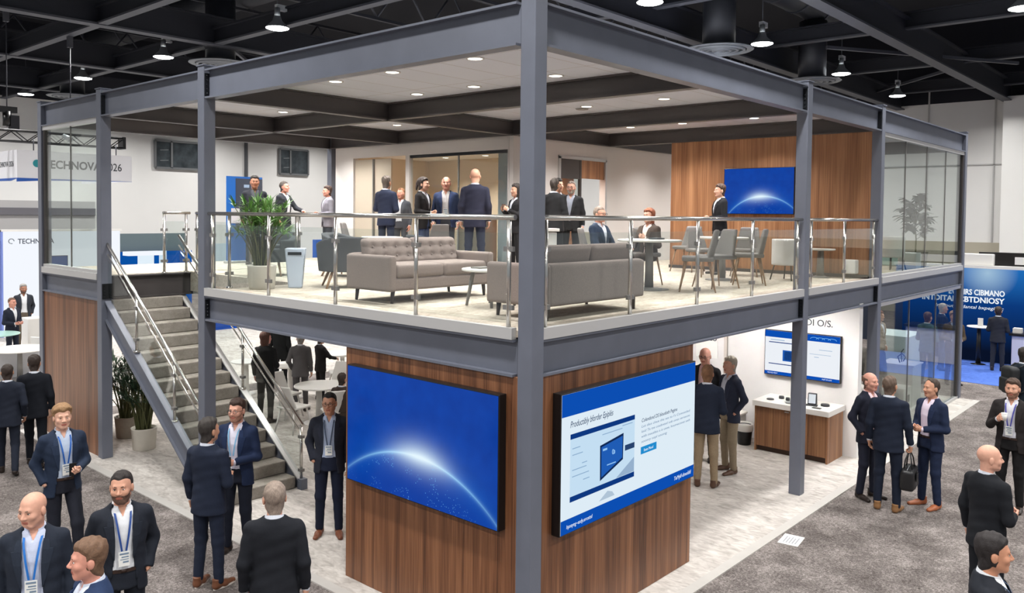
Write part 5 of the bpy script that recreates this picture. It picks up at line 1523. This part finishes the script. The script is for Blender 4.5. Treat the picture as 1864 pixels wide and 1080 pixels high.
# low booth furniture at the far left
round_table('far_table', 'white table top at the left edge in front of the wood panel', (1.3, 16.6, 0), .62, .74, tm=PLW)
round_table('far_table', 'pale green glass table before the man holding a cup at the left', (1.25, 18.2, 0), .55, .92, tm=mat('pale_green_glass', (170, 206, 196), .2))
dup(cc, (2.15, 17.6, 0), R(120), 'white chair beside the far left tables, right against the wood panel')
dup(cc, (1.0, 19.6, 0), R(-30), 'white chair at the left edge behind the pale green table')
tag(MB().box(2.45, 3.05, 19.6, 20.1, 0, 1.05).build('white_plinth', PLW, bevel=.02), 'tall white plinth between the bearded man and the stand column', 'plinth')
tag(MB().box(.0, 3.0, 16.95, 17.05, 0, .66).build('low_partition', mat('light_grey_partition', (196, 198, 204), .6)), 'low light grey partition behind the far left white table', 'partition')

# backdrops under the upper floor
t = thing('backdrop_wall', 'white and blue printed backdrop seen behind the stair handrail', 'booth wall', (8.4, 21.0, 0))
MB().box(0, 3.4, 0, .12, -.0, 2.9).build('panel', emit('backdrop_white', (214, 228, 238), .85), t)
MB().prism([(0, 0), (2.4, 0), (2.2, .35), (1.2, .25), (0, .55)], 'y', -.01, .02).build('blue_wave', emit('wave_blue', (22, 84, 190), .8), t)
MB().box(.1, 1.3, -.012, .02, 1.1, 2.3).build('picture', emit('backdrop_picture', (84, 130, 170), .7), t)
text_mesh('lettering', 'ON', .24, PLW, t, (1.0, -.02, .62), width=.4)
tag(MB().box(12.0, 12.4, 20.2, 20.4, 0, 3.0).build('blue_totem', mat('totem_blue', (20, 84, 176), .5)), 'slim blue totem behind the man in the grey suit', 'totem')
tag(MB().box(13.0, 13.6, 19.6, 19.8, 0, 3.0).build('dark_totem', mat('totem_navy', (26, 34, 60), .5)), 'slim navy totem right of the blue totem under the stand', 'totem')
tag(MB().box(11.6, 17.0, 22.5, 22.6, 0, 3.2).build('backdrop_wall', mat('pale_back_wall', (218, 216, 214), .7)), 'pale wall far behind the white cafe chairs', 'booth wall')

# ------------------------------------------------------------------ right: blue booth and counters
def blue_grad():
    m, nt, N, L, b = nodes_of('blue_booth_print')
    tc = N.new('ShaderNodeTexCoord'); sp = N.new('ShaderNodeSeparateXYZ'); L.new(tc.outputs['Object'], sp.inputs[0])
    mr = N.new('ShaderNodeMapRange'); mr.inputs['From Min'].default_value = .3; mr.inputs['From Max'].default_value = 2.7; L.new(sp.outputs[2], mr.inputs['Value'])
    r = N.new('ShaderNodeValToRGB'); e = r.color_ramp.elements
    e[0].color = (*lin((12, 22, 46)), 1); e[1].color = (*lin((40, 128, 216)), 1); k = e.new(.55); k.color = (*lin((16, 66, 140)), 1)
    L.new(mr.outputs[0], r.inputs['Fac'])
    gr = N.new('ShaderNodeVectorMath'); gr.operation = 'DISTANCE'; gr.inputs[1].default_value = (0, -2.9, 2.48); L.new(tc.outputs['Object'], gr.inputs[0])  # pale glare spot put into the print's colour near its top
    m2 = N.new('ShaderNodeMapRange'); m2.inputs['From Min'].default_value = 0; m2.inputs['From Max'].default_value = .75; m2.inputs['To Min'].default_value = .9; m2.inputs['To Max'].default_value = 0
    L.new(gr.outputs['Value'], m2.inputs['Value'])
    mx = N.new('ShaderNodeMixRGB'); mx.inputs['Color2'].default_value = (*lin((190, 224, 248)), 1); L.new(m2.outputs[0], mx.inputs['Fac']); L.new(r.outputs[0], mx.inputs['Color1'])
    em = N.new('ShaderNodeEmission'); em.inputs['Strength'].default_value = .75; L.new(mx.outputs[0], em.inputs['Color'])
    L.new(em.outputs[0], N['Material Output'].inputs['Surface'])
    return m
t = thing('blue_backdrop', 'backlit blue booth backdrop with white lettering at the right edge', 'booth wall', (20.5, 3.6, 0))
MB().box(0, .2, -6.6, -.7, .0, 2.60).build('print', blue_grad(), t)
MB().box(-.04, .22, -6.65, -.65, 2.60, 2.68).build('top_rail', PLW, t)
UWT = emit('booth_letters', (238, 244, 250), 1.0)
for s_, z, w_, sz, y in (('EWNIRS CIBMANO', 1.85, 1.40, .215, -1.92), ('INTDITAL CBTDNIOSY', 1.64, 2.1, .215, -1.22), ('Inpvoutive dantal bxpegienc', 1.46, 1.72, .13, -1.58)):
    text_mesh('lettering', s_, sz, UWT, t, (-.01, y, z), rot=(PI / 2, 0, -PI / 2), width=w_, extrude=.003, shear=.2 if sz < .2 else 0, bold=.006 if sz > .2 else 0)
tag(MB().box(20.8, 21.0, -6, 1.0, 2.68, 3.05).build('dark_header', BLACK), 'dark header strip above the blue booth backdrop', 'header')
t = thing('booth_sign', 'white sign box above the blue backdrop at the right edge', 'sign', (20.6, -.15, 2.74)); MB().box(-.05, .05, -2.2, .22, 0, .20).build('panel', PLW, t); text_mesh('lettering', 'CA', .12, TEXTK, t, (-.06, -.0, .05), rot=(PI / 2, 0, -PI / 2), width=.26)
tag(MB().box(20.6, 20.9, .6, 1.4, 2.68, 3.0).build('white_box', PLW, bevel=.02), 'white box standing on top of the blue backdrop beside the glass wall', 'box')
t = thing('booth_counter', 'white booth counter with laptop behind the dark suited man at the blue booth', 'counter', (19.7, -.75, 0))
MB().box(-.35, .3, -1.6, .62, 0, .94).build('body', mat('counter_lilac_white', (214, 212, 224), .5), t, bevel=.01)
MB().box(-.40, .35, -1.65, .68, .94, 1.0).build('top', BLACK, t)
t = thing('laptop', 'open laptop with a pale screen on the blue booth counter', 'laptop', (19.7, -.85, 1.0), R(-100))
MB().box(-.18, .18, -.12, .12, 0, .018).build('keyboard_base', LHOUS, t); MB().add([(-.18, .12, .018), (.18, .12, .018), (.18, .20, .25), (-.18, .20, .25)], [(0, 1, 2, 3)]).build('screen', emit('laptop_pale', (190, 222, 214), .7), t)
tag(MB().box(19.5, 19.72, -.32, -.12, 1.0, 1.12).build('carton', PLW), 'small white carton on the blue booth counter left of the laptop', 'carton')
round_table('bar_table', 'small white high table left of the man at the blue booth', (19.9, .75, 0), .30, 1.05, bm_=BLACK)
tag(MB().cbox((19.9, .72, 1.16), (.06, .12, .22)).build('card_stand', PLW), 'white card stand on the high table at the blue booth', 'card stand')
tag(MB().box(16.6, 17.9, 1.6, 2.6, 0, 1.0).build('glass_counter', mat('pale_aqua_counter', (196, 212, 216), .5), bevel=.01), 'pale aqua counter seen through the lower right glass wall', 'counter')
t = thing('display_plinth', 'large white display plinth inside the lower right glass wall', 'plinth', (13.1, .75, .012))
MB().cbox((0, 0, .44), (.62, .62, .88)).build('body', PLW, t, bevel=.01); MB().cbox((0, 0, .90), (.68, .68, .03)).build('top', TOPW, t, bevel=.004)
t = thing('display_plinth', 'low white display plinth left of the large one behind glass', 'plinth', (12.0, .55, .012))
MB().cbox((0, 0, .30), (.5, .5, .60)).build('body', PLW, t, bevel=.01); MB().cbox((0, -.253, .38), (.18, .01, .14)).build('label_plate', LEGG, t)
t = thing('display_lamp', 'dark twisted wire model on the large white plinth behind glass', 'model', (13.1, .75, .927))
MB().tube([(-.12, 0, .0), (-.10, .05, .12), (.0, 0, .18), (.10, -.05, .1), (.12, 0, .0)], .012, 6).tube([(0, 0, .0), (.02, .02, .2), (.12, 0, .26)], .01, 6).build('wire', BOLT, t)
tag(MB().box(22.5, 22.6, 1.2, 6.5, 0, 2.5).build('navy_partition', mat('booth_navy', (34, 44, 62), .6)), 'dark navy partition seen through the lower right glass wall', 'partition')
# ------------------------------------------------------------------ the people
NAVY, NAVY2, INK, BLACKS, CHAR, GREY, BLUE = (32, 37, 50), (28, 34, 50), (23, 26, 34), (24, 24, 27), (46, 48, 54), (84, 84, 88), (36, 52, 84)
KHAKI = (150, 132, 108)
LB, WS, PK = (184, 200, 226), (226, 228, 232), (228, 200, 206)
BR, DB, GB, BL, GR, BK = (92, 64, 46), (50, 38, 32), (108, 92, 80), (146, 112, 78), (150, 146, 142), (26, 22, 22)
TAN, FAIR, RED_, DKS = (196, 144, 116), (222, 172, 148), (214, 150, 130), (158, 108, 84)
LANY = (24, 92, 176)
PF = .012
def at(pos, rel): return facing(pos, rel)
def P_(label, x, y, rel, **k):
    return person(label, (x, y), at((x, y), rel), **k)
# ground, left side
P_('man in a navy suit walking away at the left edge of the aisle', -1.26, 9.07, 178, h=1.65, suit=NAVY, hair='crop', haircol=DB, pose='walk', arms=('swing', 'swing'), near=1, skin=TAN)
P_('man in a near black suit walking away beside the left wood panel', -.85, 9.2, 172, h=1.72, suit=INK, hair='short', haircol=DB, pose='walk', arms=('down', 'down'), near=1, skin=TAN)
b3, w3, s3 = P_('blond man in a navy blazer walking this way with a phone', -1.92, 5.14, 16, suit=(35, 46, 66), pants=(31, 33, 43), shirt=(196, 210, 232), hair='full', haircol=BL, arms=('front', 'pocket'), pose='walk', open_=True, lanyard=LANY, near=2, skin=FAIR, yaw=-6, belt=True)
P_('bald man with a blue lanyard in a dark suit at the lower left', -3.15, 2.28, -10, suit=(36, 42, 54), shirt=(198, 206, 228), hair='none', haircol=GB, open_=True, lanyard=(30, 112, 196), near=2, yaw=-28, fat=1.08, skin=(220, 166, 142), tilt=6)
P_('brown haired man in a blue suit cut off by the bottom edge, seen in profile', -3.24, 1.01, -75, suit=(40, 56, 88), shirt=(214, 222, 236), hair='short', haircol=(112, 84, 64), near=2, skin=RED_, yaw=-10)
P_('bearded dark haired man with hands in his pockets and a white badge', -2.48, 2.31, 6, suit=(33, 37, 46), shirt=WS, hair='crop', haircol=(36, 28, 26), beard=(96, 70, 58), arms=('pocket', 'pocket'), open_=True, lanyard=(32, 70, 140), near=2, yaw=-18, belt=True, skin=(208, 154, 128))
b7, w7, s7 = P_('man in a navy suit seen from behind at the foot of the stairs', -1.1, 3.45, 142, suit=(32, 39, 56), shoes=(112, 70, 48), sole=(222, 214, 204), hair='short', haircol=(52, 46, 42), arms=('down', 'front'), near=2, yaw=-12, skin=TAN)
b8, w8, s8 = P_('man with glasses and clasped hands at the foot of the stairs', -.42, 4.05, -24, suit=(30, 42, 70), pants=(25, 29, 42), shirt=(216, 212, 226), hair='short', haircol=(58, 38, 30), glasses=True, beard=(160, 116, 96), arms=('clasp', 'clasp'), open_=True, lanyard=(120, 170, 205), badge=False, near=2, skin=(216, 160, 138), yaw=-4)
P_('grey haired man with glasses in a black suit seen from behind at the bottom', -1.77, 1.15, 172, suit=(28, 30, 36), hair='crop', haircol=(140, 124, 112), glasses=True, near=2, yaw=16, fat=1.05, skin=(216, 162, 138))
P_('man in a navy blazer with glasses and badge leaning by the wood box', .60, 3.68, -4, h=1.74, suit=(36, 39, 50), pants=(25, 31, 50), shirt=(186, 200, 228), hair='crop', haircol=BK, glasses=True, arms=('down', 'pocket'), open_=True, lanyard=(70, 84, 110), near=2, shoes=(112, 64, 42), z=PF, skin=(206, 152, 124), yaw=-8)
P_('long haired person in black seen from behind beyond the stair rail', 3.05, 9.05, 150, h=1.70, suit=(24, 25, 27), hair='bob', haircol=(84, 52, 42), arms=('down', 'front'), near=1, z=PF, skin=(226, 160, 150), yaw=-25)
P_('man in black standing far behind the long haired person', 4.75, 11.2, 160, h=1.62, suit=(18, 20, 22), hair='short', haircol=BK, near=1, z=PF)
P_('grey haired man in a grey suit seen from behind under the stand', 4.0, 9.32, 168, h=1.55, suit=(84, 82, 84), hair='crop', haircol=GR, near=1, z=PF, arms=('pocket', 'down'), skin=TAN)
P_('person in black reaching across a table beside the grey suited man', 4.85, 9.85, 120, h=1.38, suit=(28, 26, 28), hair='short', haircol=DB, arms=('reach', 'reach'), near=1, z=PF)
P_('person in dark brown seated half hidden behind the wood box', 3.42, 7.2, 150, h=1.48, suit=(56, 46, 42), hair='short', haircol=DB, pose='sit', arms=('table', 'table'), near=1, z=PF)
P_('man in a dark suit holding a cup at the far left table', 1.89, 19.0, 40, h=1.69, suit=(34, 38, 52), shirt=WS, hair='crop', haircol=(110, 80, 64), arms=('front', 'front'), near=1, skin=RED_)
P_('bearded man in a dark suit and white shirt by the far left lit wall', 2.96, 21.5, 10, h=1.82, suit=(44, 48, 56), pants=(92, 82, 70), shirt=WS, hair='short', haircol=GR, beard=(90, 70, 60), open_=True, arms=('pocket', 'pocket'), near=1, skin=DKS)
# ground, right side
P_('bald man in a black jacket and pink shirt behind the khaki trousers pair', 6.62, 1.86, -18, h=1.82, suit=(28, 28, 32), shirt=(240, 204, 208), hair='none', haircol=GR, open_=True, near=1, z=PF, skin=(226, 168, 148), fat=1.1, glasses=True, tilt=8)
P_('man in a navy blazer and khaki trousers seen from behind at the right wood wall', 5.42, 1.18, 172, h=1.78, suit=(30, 37, 54), pants=KHAKI, shoes=(84, 58, 44), hair='crop', haircol=(128, 92, 66), arms=('front', 'front'), near=1, z=PF, skin=TAN)
P_('white haired man in a navy blazer and khaki trousers, hand in pocket', 6.30, 1.26, -55, h=1.78, suit=(38, 42, 58), pants=(140, 126, 106), shirt=(214, 220, 236), shoes=(88, 62, 48), hair='short', haircol=(176, 166, 152), arms=('pocket', 'down'), open_=True, belt=True, near=2, z=PF, skin=(220, 166, 142))
P_('balding man in a dark suit and pink shirt at the left of the trio', 6.62, -.71, 52, h=1.77, suit=(34, 36, 50), shirt=(236, 208, 214), hair='fringe', haircol=(120, 90, 74), arms=('pocket', 'pocket'), near=2, fat=1.06, skin=(214, 156, 136), open_=True)
b20, w20, s20 = P_('man in a navy suit seen from behind carrying a black bag', 6.28, -1.08, 170, h=1.82, suit=(27, 34, 50), shoes=(140, 102, 66), hair='crop', haircol=(96, 78, 66), arms=('down', 'carry'), near=2, skin=TAN, yaw=-12)
b21, w21, s21 = P_('man in a blue suit and tan shoes, hands together, right in the trio', 6.82, -1.47, -42, h=1.76, suit=(31, 41, 66), shirt=(230, 216, 232), shoes=(160, 92, 58), hair='thin', haircol=(58, 44, 36), arms=('clasp', 'clasp'), open_=True, near=2, yaw=-10, skin=(206, 152, 124), belt=True)
b22, w22, s22 = P_('man in a dark brown suit raising a white cup at the right edge', 7.47, -2.31, -12, suit=(40, 36, 36), pants=(26, 25, 26), shirt=(222, 222, 230), hair='short', haircol=(70, 50, 38), beard=(128, 92, 74), arms=('down', 'cup'), open_=True, lanyard=(70, 70, 160), near=2, belt=True, skin=(212, 158, 132))
P_('bald man in a black suit seen from behind gesturing to the right', 3.52, -2.83, 138, suit=(27, 29, 34), hair='none', haircol=GB, arms=('down', 'front'), near=2, yaw=-30, skin=(220, 166, 142))
P_('dark haired man in a black suit in profile at the bottom right corner', .98, -3.37, 92, suit=(34, 37, 44), shirt=WS, hair='short', haircol=(34, 28, 28), near=2, skin=(200, 142, 112), yaw=10, open_=True, lanyard=(60, 80, 110), badge=False)
b25, w25, s25 = P_('person with a black backpack turned away at the right edge', 10.94, -1.85, 128, h=1.76, suit=(30, 40, 50), hair='short', haircol=(40, 32, 28), near=1, skin=TAN)
P_('person in a blue jacket just cut off by the right edge', 3.62, -3.55, -60, h=1.74, suit=(40, 62, 104), hair='short', haircol=BR, near=1)
P_('man in a dark suit seen from behind at the blue booth counter', 19.15, .15, 170, h=1.68, suit=(40, 42, 50), hair='short', haircol=DB, arms=('front', 'front'), near=1, tilt=-14)
P_('red haired woman in dark red behind the blue booth counter', 20.3, -1.0, -40, h=1.66, suit=(70, 30, 34), hair='bob', haircol=(150, 74, 48), arms=('table', 'table'), near=1)
P_('person in a teal jacket seen through the lower right glass wall', 15.9, 1.0, 150, h=1.72, suit=(62, 92, 104), pants=(58, 74, 74), hair='short', haircol=BR, near=1, arms=('front', 'front'))
P_('person in olive brown facing the teal jacket behind the glass wall', 16.4, .55, 20, h=1.74, suit=(80, 68, 54), hair='full', haircol=(150, 120, 90), near=1, arms=('front', 'front'))
P_('person in navy with pale hair behind the lower right glass wall', 18.2, 1.25, 100, h=1.74, suit=(34, 42, 62), pants=(70, 78, 100), hair='short', haircol=(190, 180, 168), near=1)
P_('person in a grey coat right behind the left edge of the lower glass wall', 11.3, .75, 160, h=1.66, suit=(112, 110, 106), pants=(84, 80, 78), hair='short', haircol=(90, 86, 84), near=1, z=PF, rough_hem=.72)
P_('person in beige seen behind the counter through the lower glass wall', 15.4, 1.95, 60, h=1.72, suit=(150, 140, 124), hair='short', haircol=(120, 66, 52), near=1)
# upstairs
P_('dark haired man in a dark suit behind the palm foliage upstairs', 3.4, 10.0, 4, h=1.73, z=DZ, suit=(34, 36, 44), shirt=(60, 62, 70), hair='short', haircol=BK, near=1, skin=DKS)
P_('man in a dark suit leaning forward with outstretched arm near the blue banner', 4.55, 10.75, 55, h=1.68, z=DZ, suit=(38, 40, 46), shirt=WS, hair='crop', haircol=(66, 58, 54), arms=('reach', 'down'), near=1, skin=RED_, yaw=10, open_=True)
P_('man in a grey shirt facing left beside the rear post upstairs', 5.35, 10.3, -70, h=1.60, z=DZ, suit=(128, 126, 136), pants=(44, 44, 52), hair='short', haircol=(54, 34, 28), arms=('front', 'front'), near=1, skin=RED_)
P_('grey haired man in a navy suit seen from behind, leftmost of the standing group', 5.15, 8.1, 148, h=1.75, z=DZ, suit=(36, 42, 62), hair='short', haircol=(92, 82, 76), arms=('front', 'front'), near=2, skin=TAN)
P_('shorter sandy haired man in a grey suit facing the navy suit upstairs', 5.75, 8.35, -28, h=1.54, z=DZ, suit=(74, 76, 82), shirt=WS, hair='crop', haircol=(150, 104, 74), near=1, skin=(222, 158, 136), open_=True)
P_('woman with a dark ponytail in a black jacket in the standing group', 4.85, 6.7, 62, h=1.68, z=DZ, suit=(36, 34, 36), pants=(54, 66, 96), hair='pony', haircol=(46, 34, 30), arms=('down', 'front'), near=2, skin=FAIR, yaw=8)
P_('man in a blue blazer and white shirt facing forward in the standing group', 5.4, 6.66, -4, h=1.72, z=DZ, suit=(42, 54, 84), pants=(58, 60, 66), shirt=(226, 220, 220), hair='fringe', haircol=(150, 116, 90), open_=True, near=2, lanyard=(210, 205, 205), skin=(220, 158, 136), fat=1.05, pocket_sq=True)
P_('bald man in a navy suit seen from behind, rightmost of the standing group', 4.75, 5.27, 178, h=1.80, z=DZ, suit=(37, 39, 56), pants=(36, 40, 58), hair='none', haircol=(190, 160, 140), near=2, fat=1.06, skin=(226, 172, 146))
b9, w9, s9 = P_('dark haired woman in black half hidden by the corner column holding a cup', 5.55, 5.03, -60, h=1.56, z=DZ, suit=(30, 30, 33), hair='bob', haircol=(40, 32, 30), arms=('cup', 'cup'), near=1)
P_('man in black with his back turned right of the corner column', 5.84, 4.4, 150, h=1.66, z=DZ, suit=(30, 31, 34), hair='crop', haircol=(56, 48, 44), arms=('front', 'front'), near=1, skin=TAN)
P_('dark haired person mostly hidden behind the man right of the corner column', 6.75, 5.05, 40, h=1.70, z=DZ, suit=(34, 34, 38), hair='short', haircol=BK, near=1)
P_('bearded man with glasses and a name tag facing the group by the doorway', 6.6, 4.62, -12, h=1.64, z=DZ, suit=(34, 35, 38), shirt=(170, 176, 190), hair='crop', haircol=(120, 106, 98), glasses=True, beard=(150, 138, 128), near=2, skin=(222, 168, 146), arms=('down', 'pocket'))
P_('grey haired man in dark blue seated at the first dining table', 4.1, 2.2, 55, h=1.52, z=DZ, suit=(40, 52, 70), hair='crop', haircol=(140, 124, 112), pose='sit', arms=('table', 'table'), near=1, glasses=True, skin=(218, 160, 136))
P_('red haired woman in a brown jacket seated at the first dining table', 5.28, 2.12, -40, h=1.50, z=DZ, suit=(72, 62, 56), shirt=(236, 214, 206), hair='bob', haircol=(128, 70, 46), pose='sit', arms=('cup', 'table'), near=1, skin=FAIR)
P_('man in a black suit standing alone before the wood wall facing left', 8.1, 2.42, -68, h=1.60, z=DZ, suit=(28, 29, 34), shirt=WS, hair='short', haircol=(66, 46, 36), arms=('front', 'front'), near=2, skin=FAIR)

# ------------------------------------------------------------------ things they hold
def held(body, wm, s_, sd, off, name, label, cat, build):
    """place a thing at a hand of a figure"""
    for q in wm:
        if q[0] == sd:
            _, w, fx, fy, fz = q
            bpy.context.view_layer.update()
            p = body.matrix_world @ (w * s_ + (fz * off[2] + fy * off[1] + fx * off[0]))
            t = thing(name, label, cat, tuple(p), body.rotation_euler.z)
            build(t)
            return t
def phone_b(t): MB().box(-.036, .036, -.004, .004, -.065, .075).build('case', BLACK, t, bevel=.003); MB().box(-.033, .033, -.0055, -.004, -.055, .065).build('screen', emit('phone_glow', (40, 52, 70), .5), t)
def cup_b(t):
    MB().lathe([(0, -.045), (.028, -.045), (.038, .05), (.034, .05), (.026, -.038), (0, -.038)], n=20).build('cup', PLW, t); MB().lathe([(.040, .05), (.040, .058), (.0, .06)], n=20).build('lid', PLW, t)
def dcup_b(t):
    MB().lathe([(0, -.045), (.028, -.045), (.038, .05), (.034, .05), (.026, -.038), (0, -.038)], n=20).build('cup', mat('brown_paper_cup', (96, 70, 56), .7), t); MB().lathe([(.040, .05), (.040, .058), (.0, .06)], n=20).build('lid', BLACK, t)
held(b3, w3, s3, -1, (0, .045, .09), 'phone', 'black phone in the hand of the blond walking man', 'phone', phone_b)
held(b8, w8, s8, 1, (0, .03, .10), 'phone', 'small dark phone between the clasped hands of the man with glasses', 'phone', phone_b)
held(b7, w7, s7, 1, (0, .04, .10), 'drink_cup', 'white cup held by the navy suited man at the foot of the stairs', 'cup', cup_b)
held(b22, w22, s22, 1, (0, .045, .09), 'drink_cup', 'white drinking cup raised by the man in dark brown at the right edge', 'cup', cup_b)
held(b9, w9, s9, -1, (0, .045, .09), 'drink_cup', 'brown paper cup with a black lid held beside the corner column', 'cup', dcup_b)
def bag_b(t):
    LEA = mat('black_bag_leather', (24, 24, 26), .4, bump=.3, bscale=40)
    sdf_obj('body', lambda P: rbox((P[0], P[1], P[2]), (0, 0, -.36), (.085 + .02 * np.clip(-(P[2] + .3) * 3, 0, 1), .20, .145), .05) + .004 * np.sin(30 * P[1]) * np.sin(24 * P[2]), (-.16, -.28, -.56), (.16, .28, -.16), .014, LEA, t)
    for sg in (-1, 1): MB().tube([(sg * .05, -.10, -.23), (sg * .035, -.08, -.10), (sg * .012, -.03, -.015), (sg * .012, .03, -.015), (sg * .035, .08, -.10), (sg * .05, .10, -.23)], .009, 8).build('handle', LEA, t)
    MB().tube([(0, -.17, -.225), (0, 0, -.205), (0, .17, -.225)], .006, 6).build('zip', LHOUS, t); MB().cbox((.10, .0, -.33), (.012, .14, .10)).build('pocket', LEA, t, bevel=.006)
held(b20, w20, s20, 1, (0, .02, .085), 'holdall_bag', 'black leather holdall hanging from the hand of the navy suited man', 'bag', bag_b)
bpy.context.view_layer.update()
t = thing('backpack', 'black backpack worn by the person at the right edge', 'backpack', b25.matrix_world @ Vector((0, -.23, 1.22)), b25.rotation_euler.z)
BPK = mat('backpack_nylon', (24, 25, 28), .6)
sdf_obj('body', lambda P: rbox(P, (0, -.02, 0), (.16, .09, .24), .07), (-.25, -.2, -.32), (.25, .15, .32), .016, BPK, t); sdf_obj('front_pocket', lambda P: rbox(P, (0, -.12, -.07), (.12, .035, .12), .03), (-.2, -.22, -.25), (.2, -.02, .1), .016, BPK, t)
for sg in (-1, 1): MB().tube([(sg * .10, .06, .22), (sg * .11, .14, .27), (sg * .12, .33, .24), (sg * .12, .38, .05), (sg * .15, .20, -.16), (sg * .12, .05, -.20)], .014, 6).build('strap', BPK, t)
# ------------------------------------------------------------------ light
W = bpy.data.worlds.new('hall_air'); SC.world = W; W.use_nodes = True
bg = W.node_tree.nodes['Background']; bg.inputs[0].default_value = (.86, .93, 1.0, 1); bg.inputs[1].default_value = WORLD
def lamp(kind, loc, power, size=.5, col=(1, 1, 1), rot=(0, 0, 0), spread=None, spot=None, blend=.6):
    l = bpy.data.lights.new('lamp_light', kind); l.energy = power; l.color = col
    if kind == 'AREA':
        l.shape = 'DISK'; l.size = size
        if spread: l.spread = spread
    else:
        l.shadow_soft_size = size
        if kind == 'SPOT': l.spot_size = spot; l.spot_blend = blend
    o_ = bpy.data.objects.new('lamp_light', l); o_.location = loc; o_.rotation_euler = rot; COL.objects.link(o_)
    return o_
for x in (-14, -8.2, -2.2, 3.8, 9.75, 15.2, 21.0, 26.95):
    for y in (-12.7, -6.8, -.9, 5.0, 13.4, 19.4, 25.45, 31.4):
        if x > 0 and y > 0 and 6 < x < 7: continue
        lamp('AREA', (x, y, 8.44), HALL, .56, (1, .985, .96), spread=R(150))
for bx, by, x, y in DLXY:
    if bx >= 2 and by >= 1: continue
    lamp('SPOT', (x, y, 5.66), DOWN, .07, (1, .975, .945), spot=R(125), blend=.8)
for x, y in ((7.2, 8.3), (8.2, 8.3), (7.2, 9.6), (8.2, 9.6), (7.2, 6.4), (8.2, 6.4)): lamp('SPOT', (x, y, 5.27), DOWN * 1.0, .06, (1, .9, .78), spot=R(120), blend=.8)
for x, y in ((8.2, 6.2),): lamp('SPOT', (x, y, 5.2), DOWN, .06, (1, .9, .8), spot=R(130))
for y in (-9.5, -3.5, 2.5, 8.5, 15, 22, 29): lamp('AREA', (29.5, y, 8.44), HALL * .28, .56, (1, .985, .96), spread=R(150))  # extra unseen row, added to brighten the right hall wall
# recessed lamps in the soffit under the upper floor
SOFF = [(4.2, 1.4), (6.9, 1.3), (4.2, 3.6), (6.9, 3.6), (2.4, 4.2), (2.6, 6.8), (4.8, 6.6), (2.6, 9.4), (5.0, 9.4), (1.0, 9.9), (10.5, 1.6), (13, 1.6), (10.5, 4.2), (13, 4.2), (7.6, .5), (7.5, 8.5)]
for x, y in SOFF:
    lamp('SPOT', (x, y, 2.54), SOFFP * (.8 if 6 < x < 8 and y < 4 else 1), .08, (1, .97, .93), spot=R(140), blend=.8)
    t = thing('soffit_light', 'small round recessed light in the white soffit under the upper floor', 'downlight', (x, y, 2.56), 0, 'soffit lights')
    MB().lathe([(.10, 0), (.10, -.01), (.085, -.012), (.08, -.003)], n=18).build('trim_ring', DLR, t); MB().cyl((0, 0, -.006), (0, 0, -.001), .08, 18).build('lens', DL, t)

for y in (.5, 1.3, 2.1, 3.0, 4.0): lamp('SPOT', (7.35, y, 2.53), SOFFP * .75, .07, (1, .97, .95), rot=(0, -R(52), 0), spot=R(100), blend=.9)  # unseen tilted spots added to brighten the white display wall

# ------------------------------------------------------------------ camera
cam = bpy.data.cameras.new('camera'); co = bpy.data.objects.new('camera', cam); COL.objects.link(co)
yaw, pitch, roll = CAMV
fw = Vector((math.cos(yaw) * math.cos(pitch), math.sin(yaw) * math.cos(pitch), -math.sin(pitch)))
rt = Vector((math.sin(yaw), -math.cos(yaw), 0)); up = rt.cross(fw)
r2_ = rt * math.cos(roll) + up * math.sin(roll); u2_ = -rt * math.sin(roll) + up * math.cos(roll)
mw = Matrix((( r2_.x, u2_.x, -fw.x, CAM.x), (r2_.y, u2_.y, -fw.y, CAM.y), (r2_.z, u2_.z, -fw.z, CAM.z), (0, 0, 0, 1)))
co.matrix_world = mw
cam.sensor_fit = 'HORIZONTAL'; cam.sensor_width = 36; cam.lens = 1504.69 * 36 / 1864
cam.shift_x = 0; cam.shift_y = -(540 - 443.25) / 1864
cam.clip_end = 200
SC.camera = co
SC.view_settings.view_transform = 'Standard'; SC.view_settings.look = 'None'; SC.view_settings.gamma = 1; SC.view_settings.use_curve_mapping = False
SC.view_settings.exposure = EXPO
cy = SC.cycles
cy.use_denoising = True; cy.max_bounces = 6; cy.diffuse_bounces = 5; cy.glossy_bounces = 3; cy.transmission_bounces = 4; cy.transparent_max_bounces = 16
cy.caustics_reflective = False; cy.caustics_refractive = False; cy.sample_clamp_indirect = 4.0
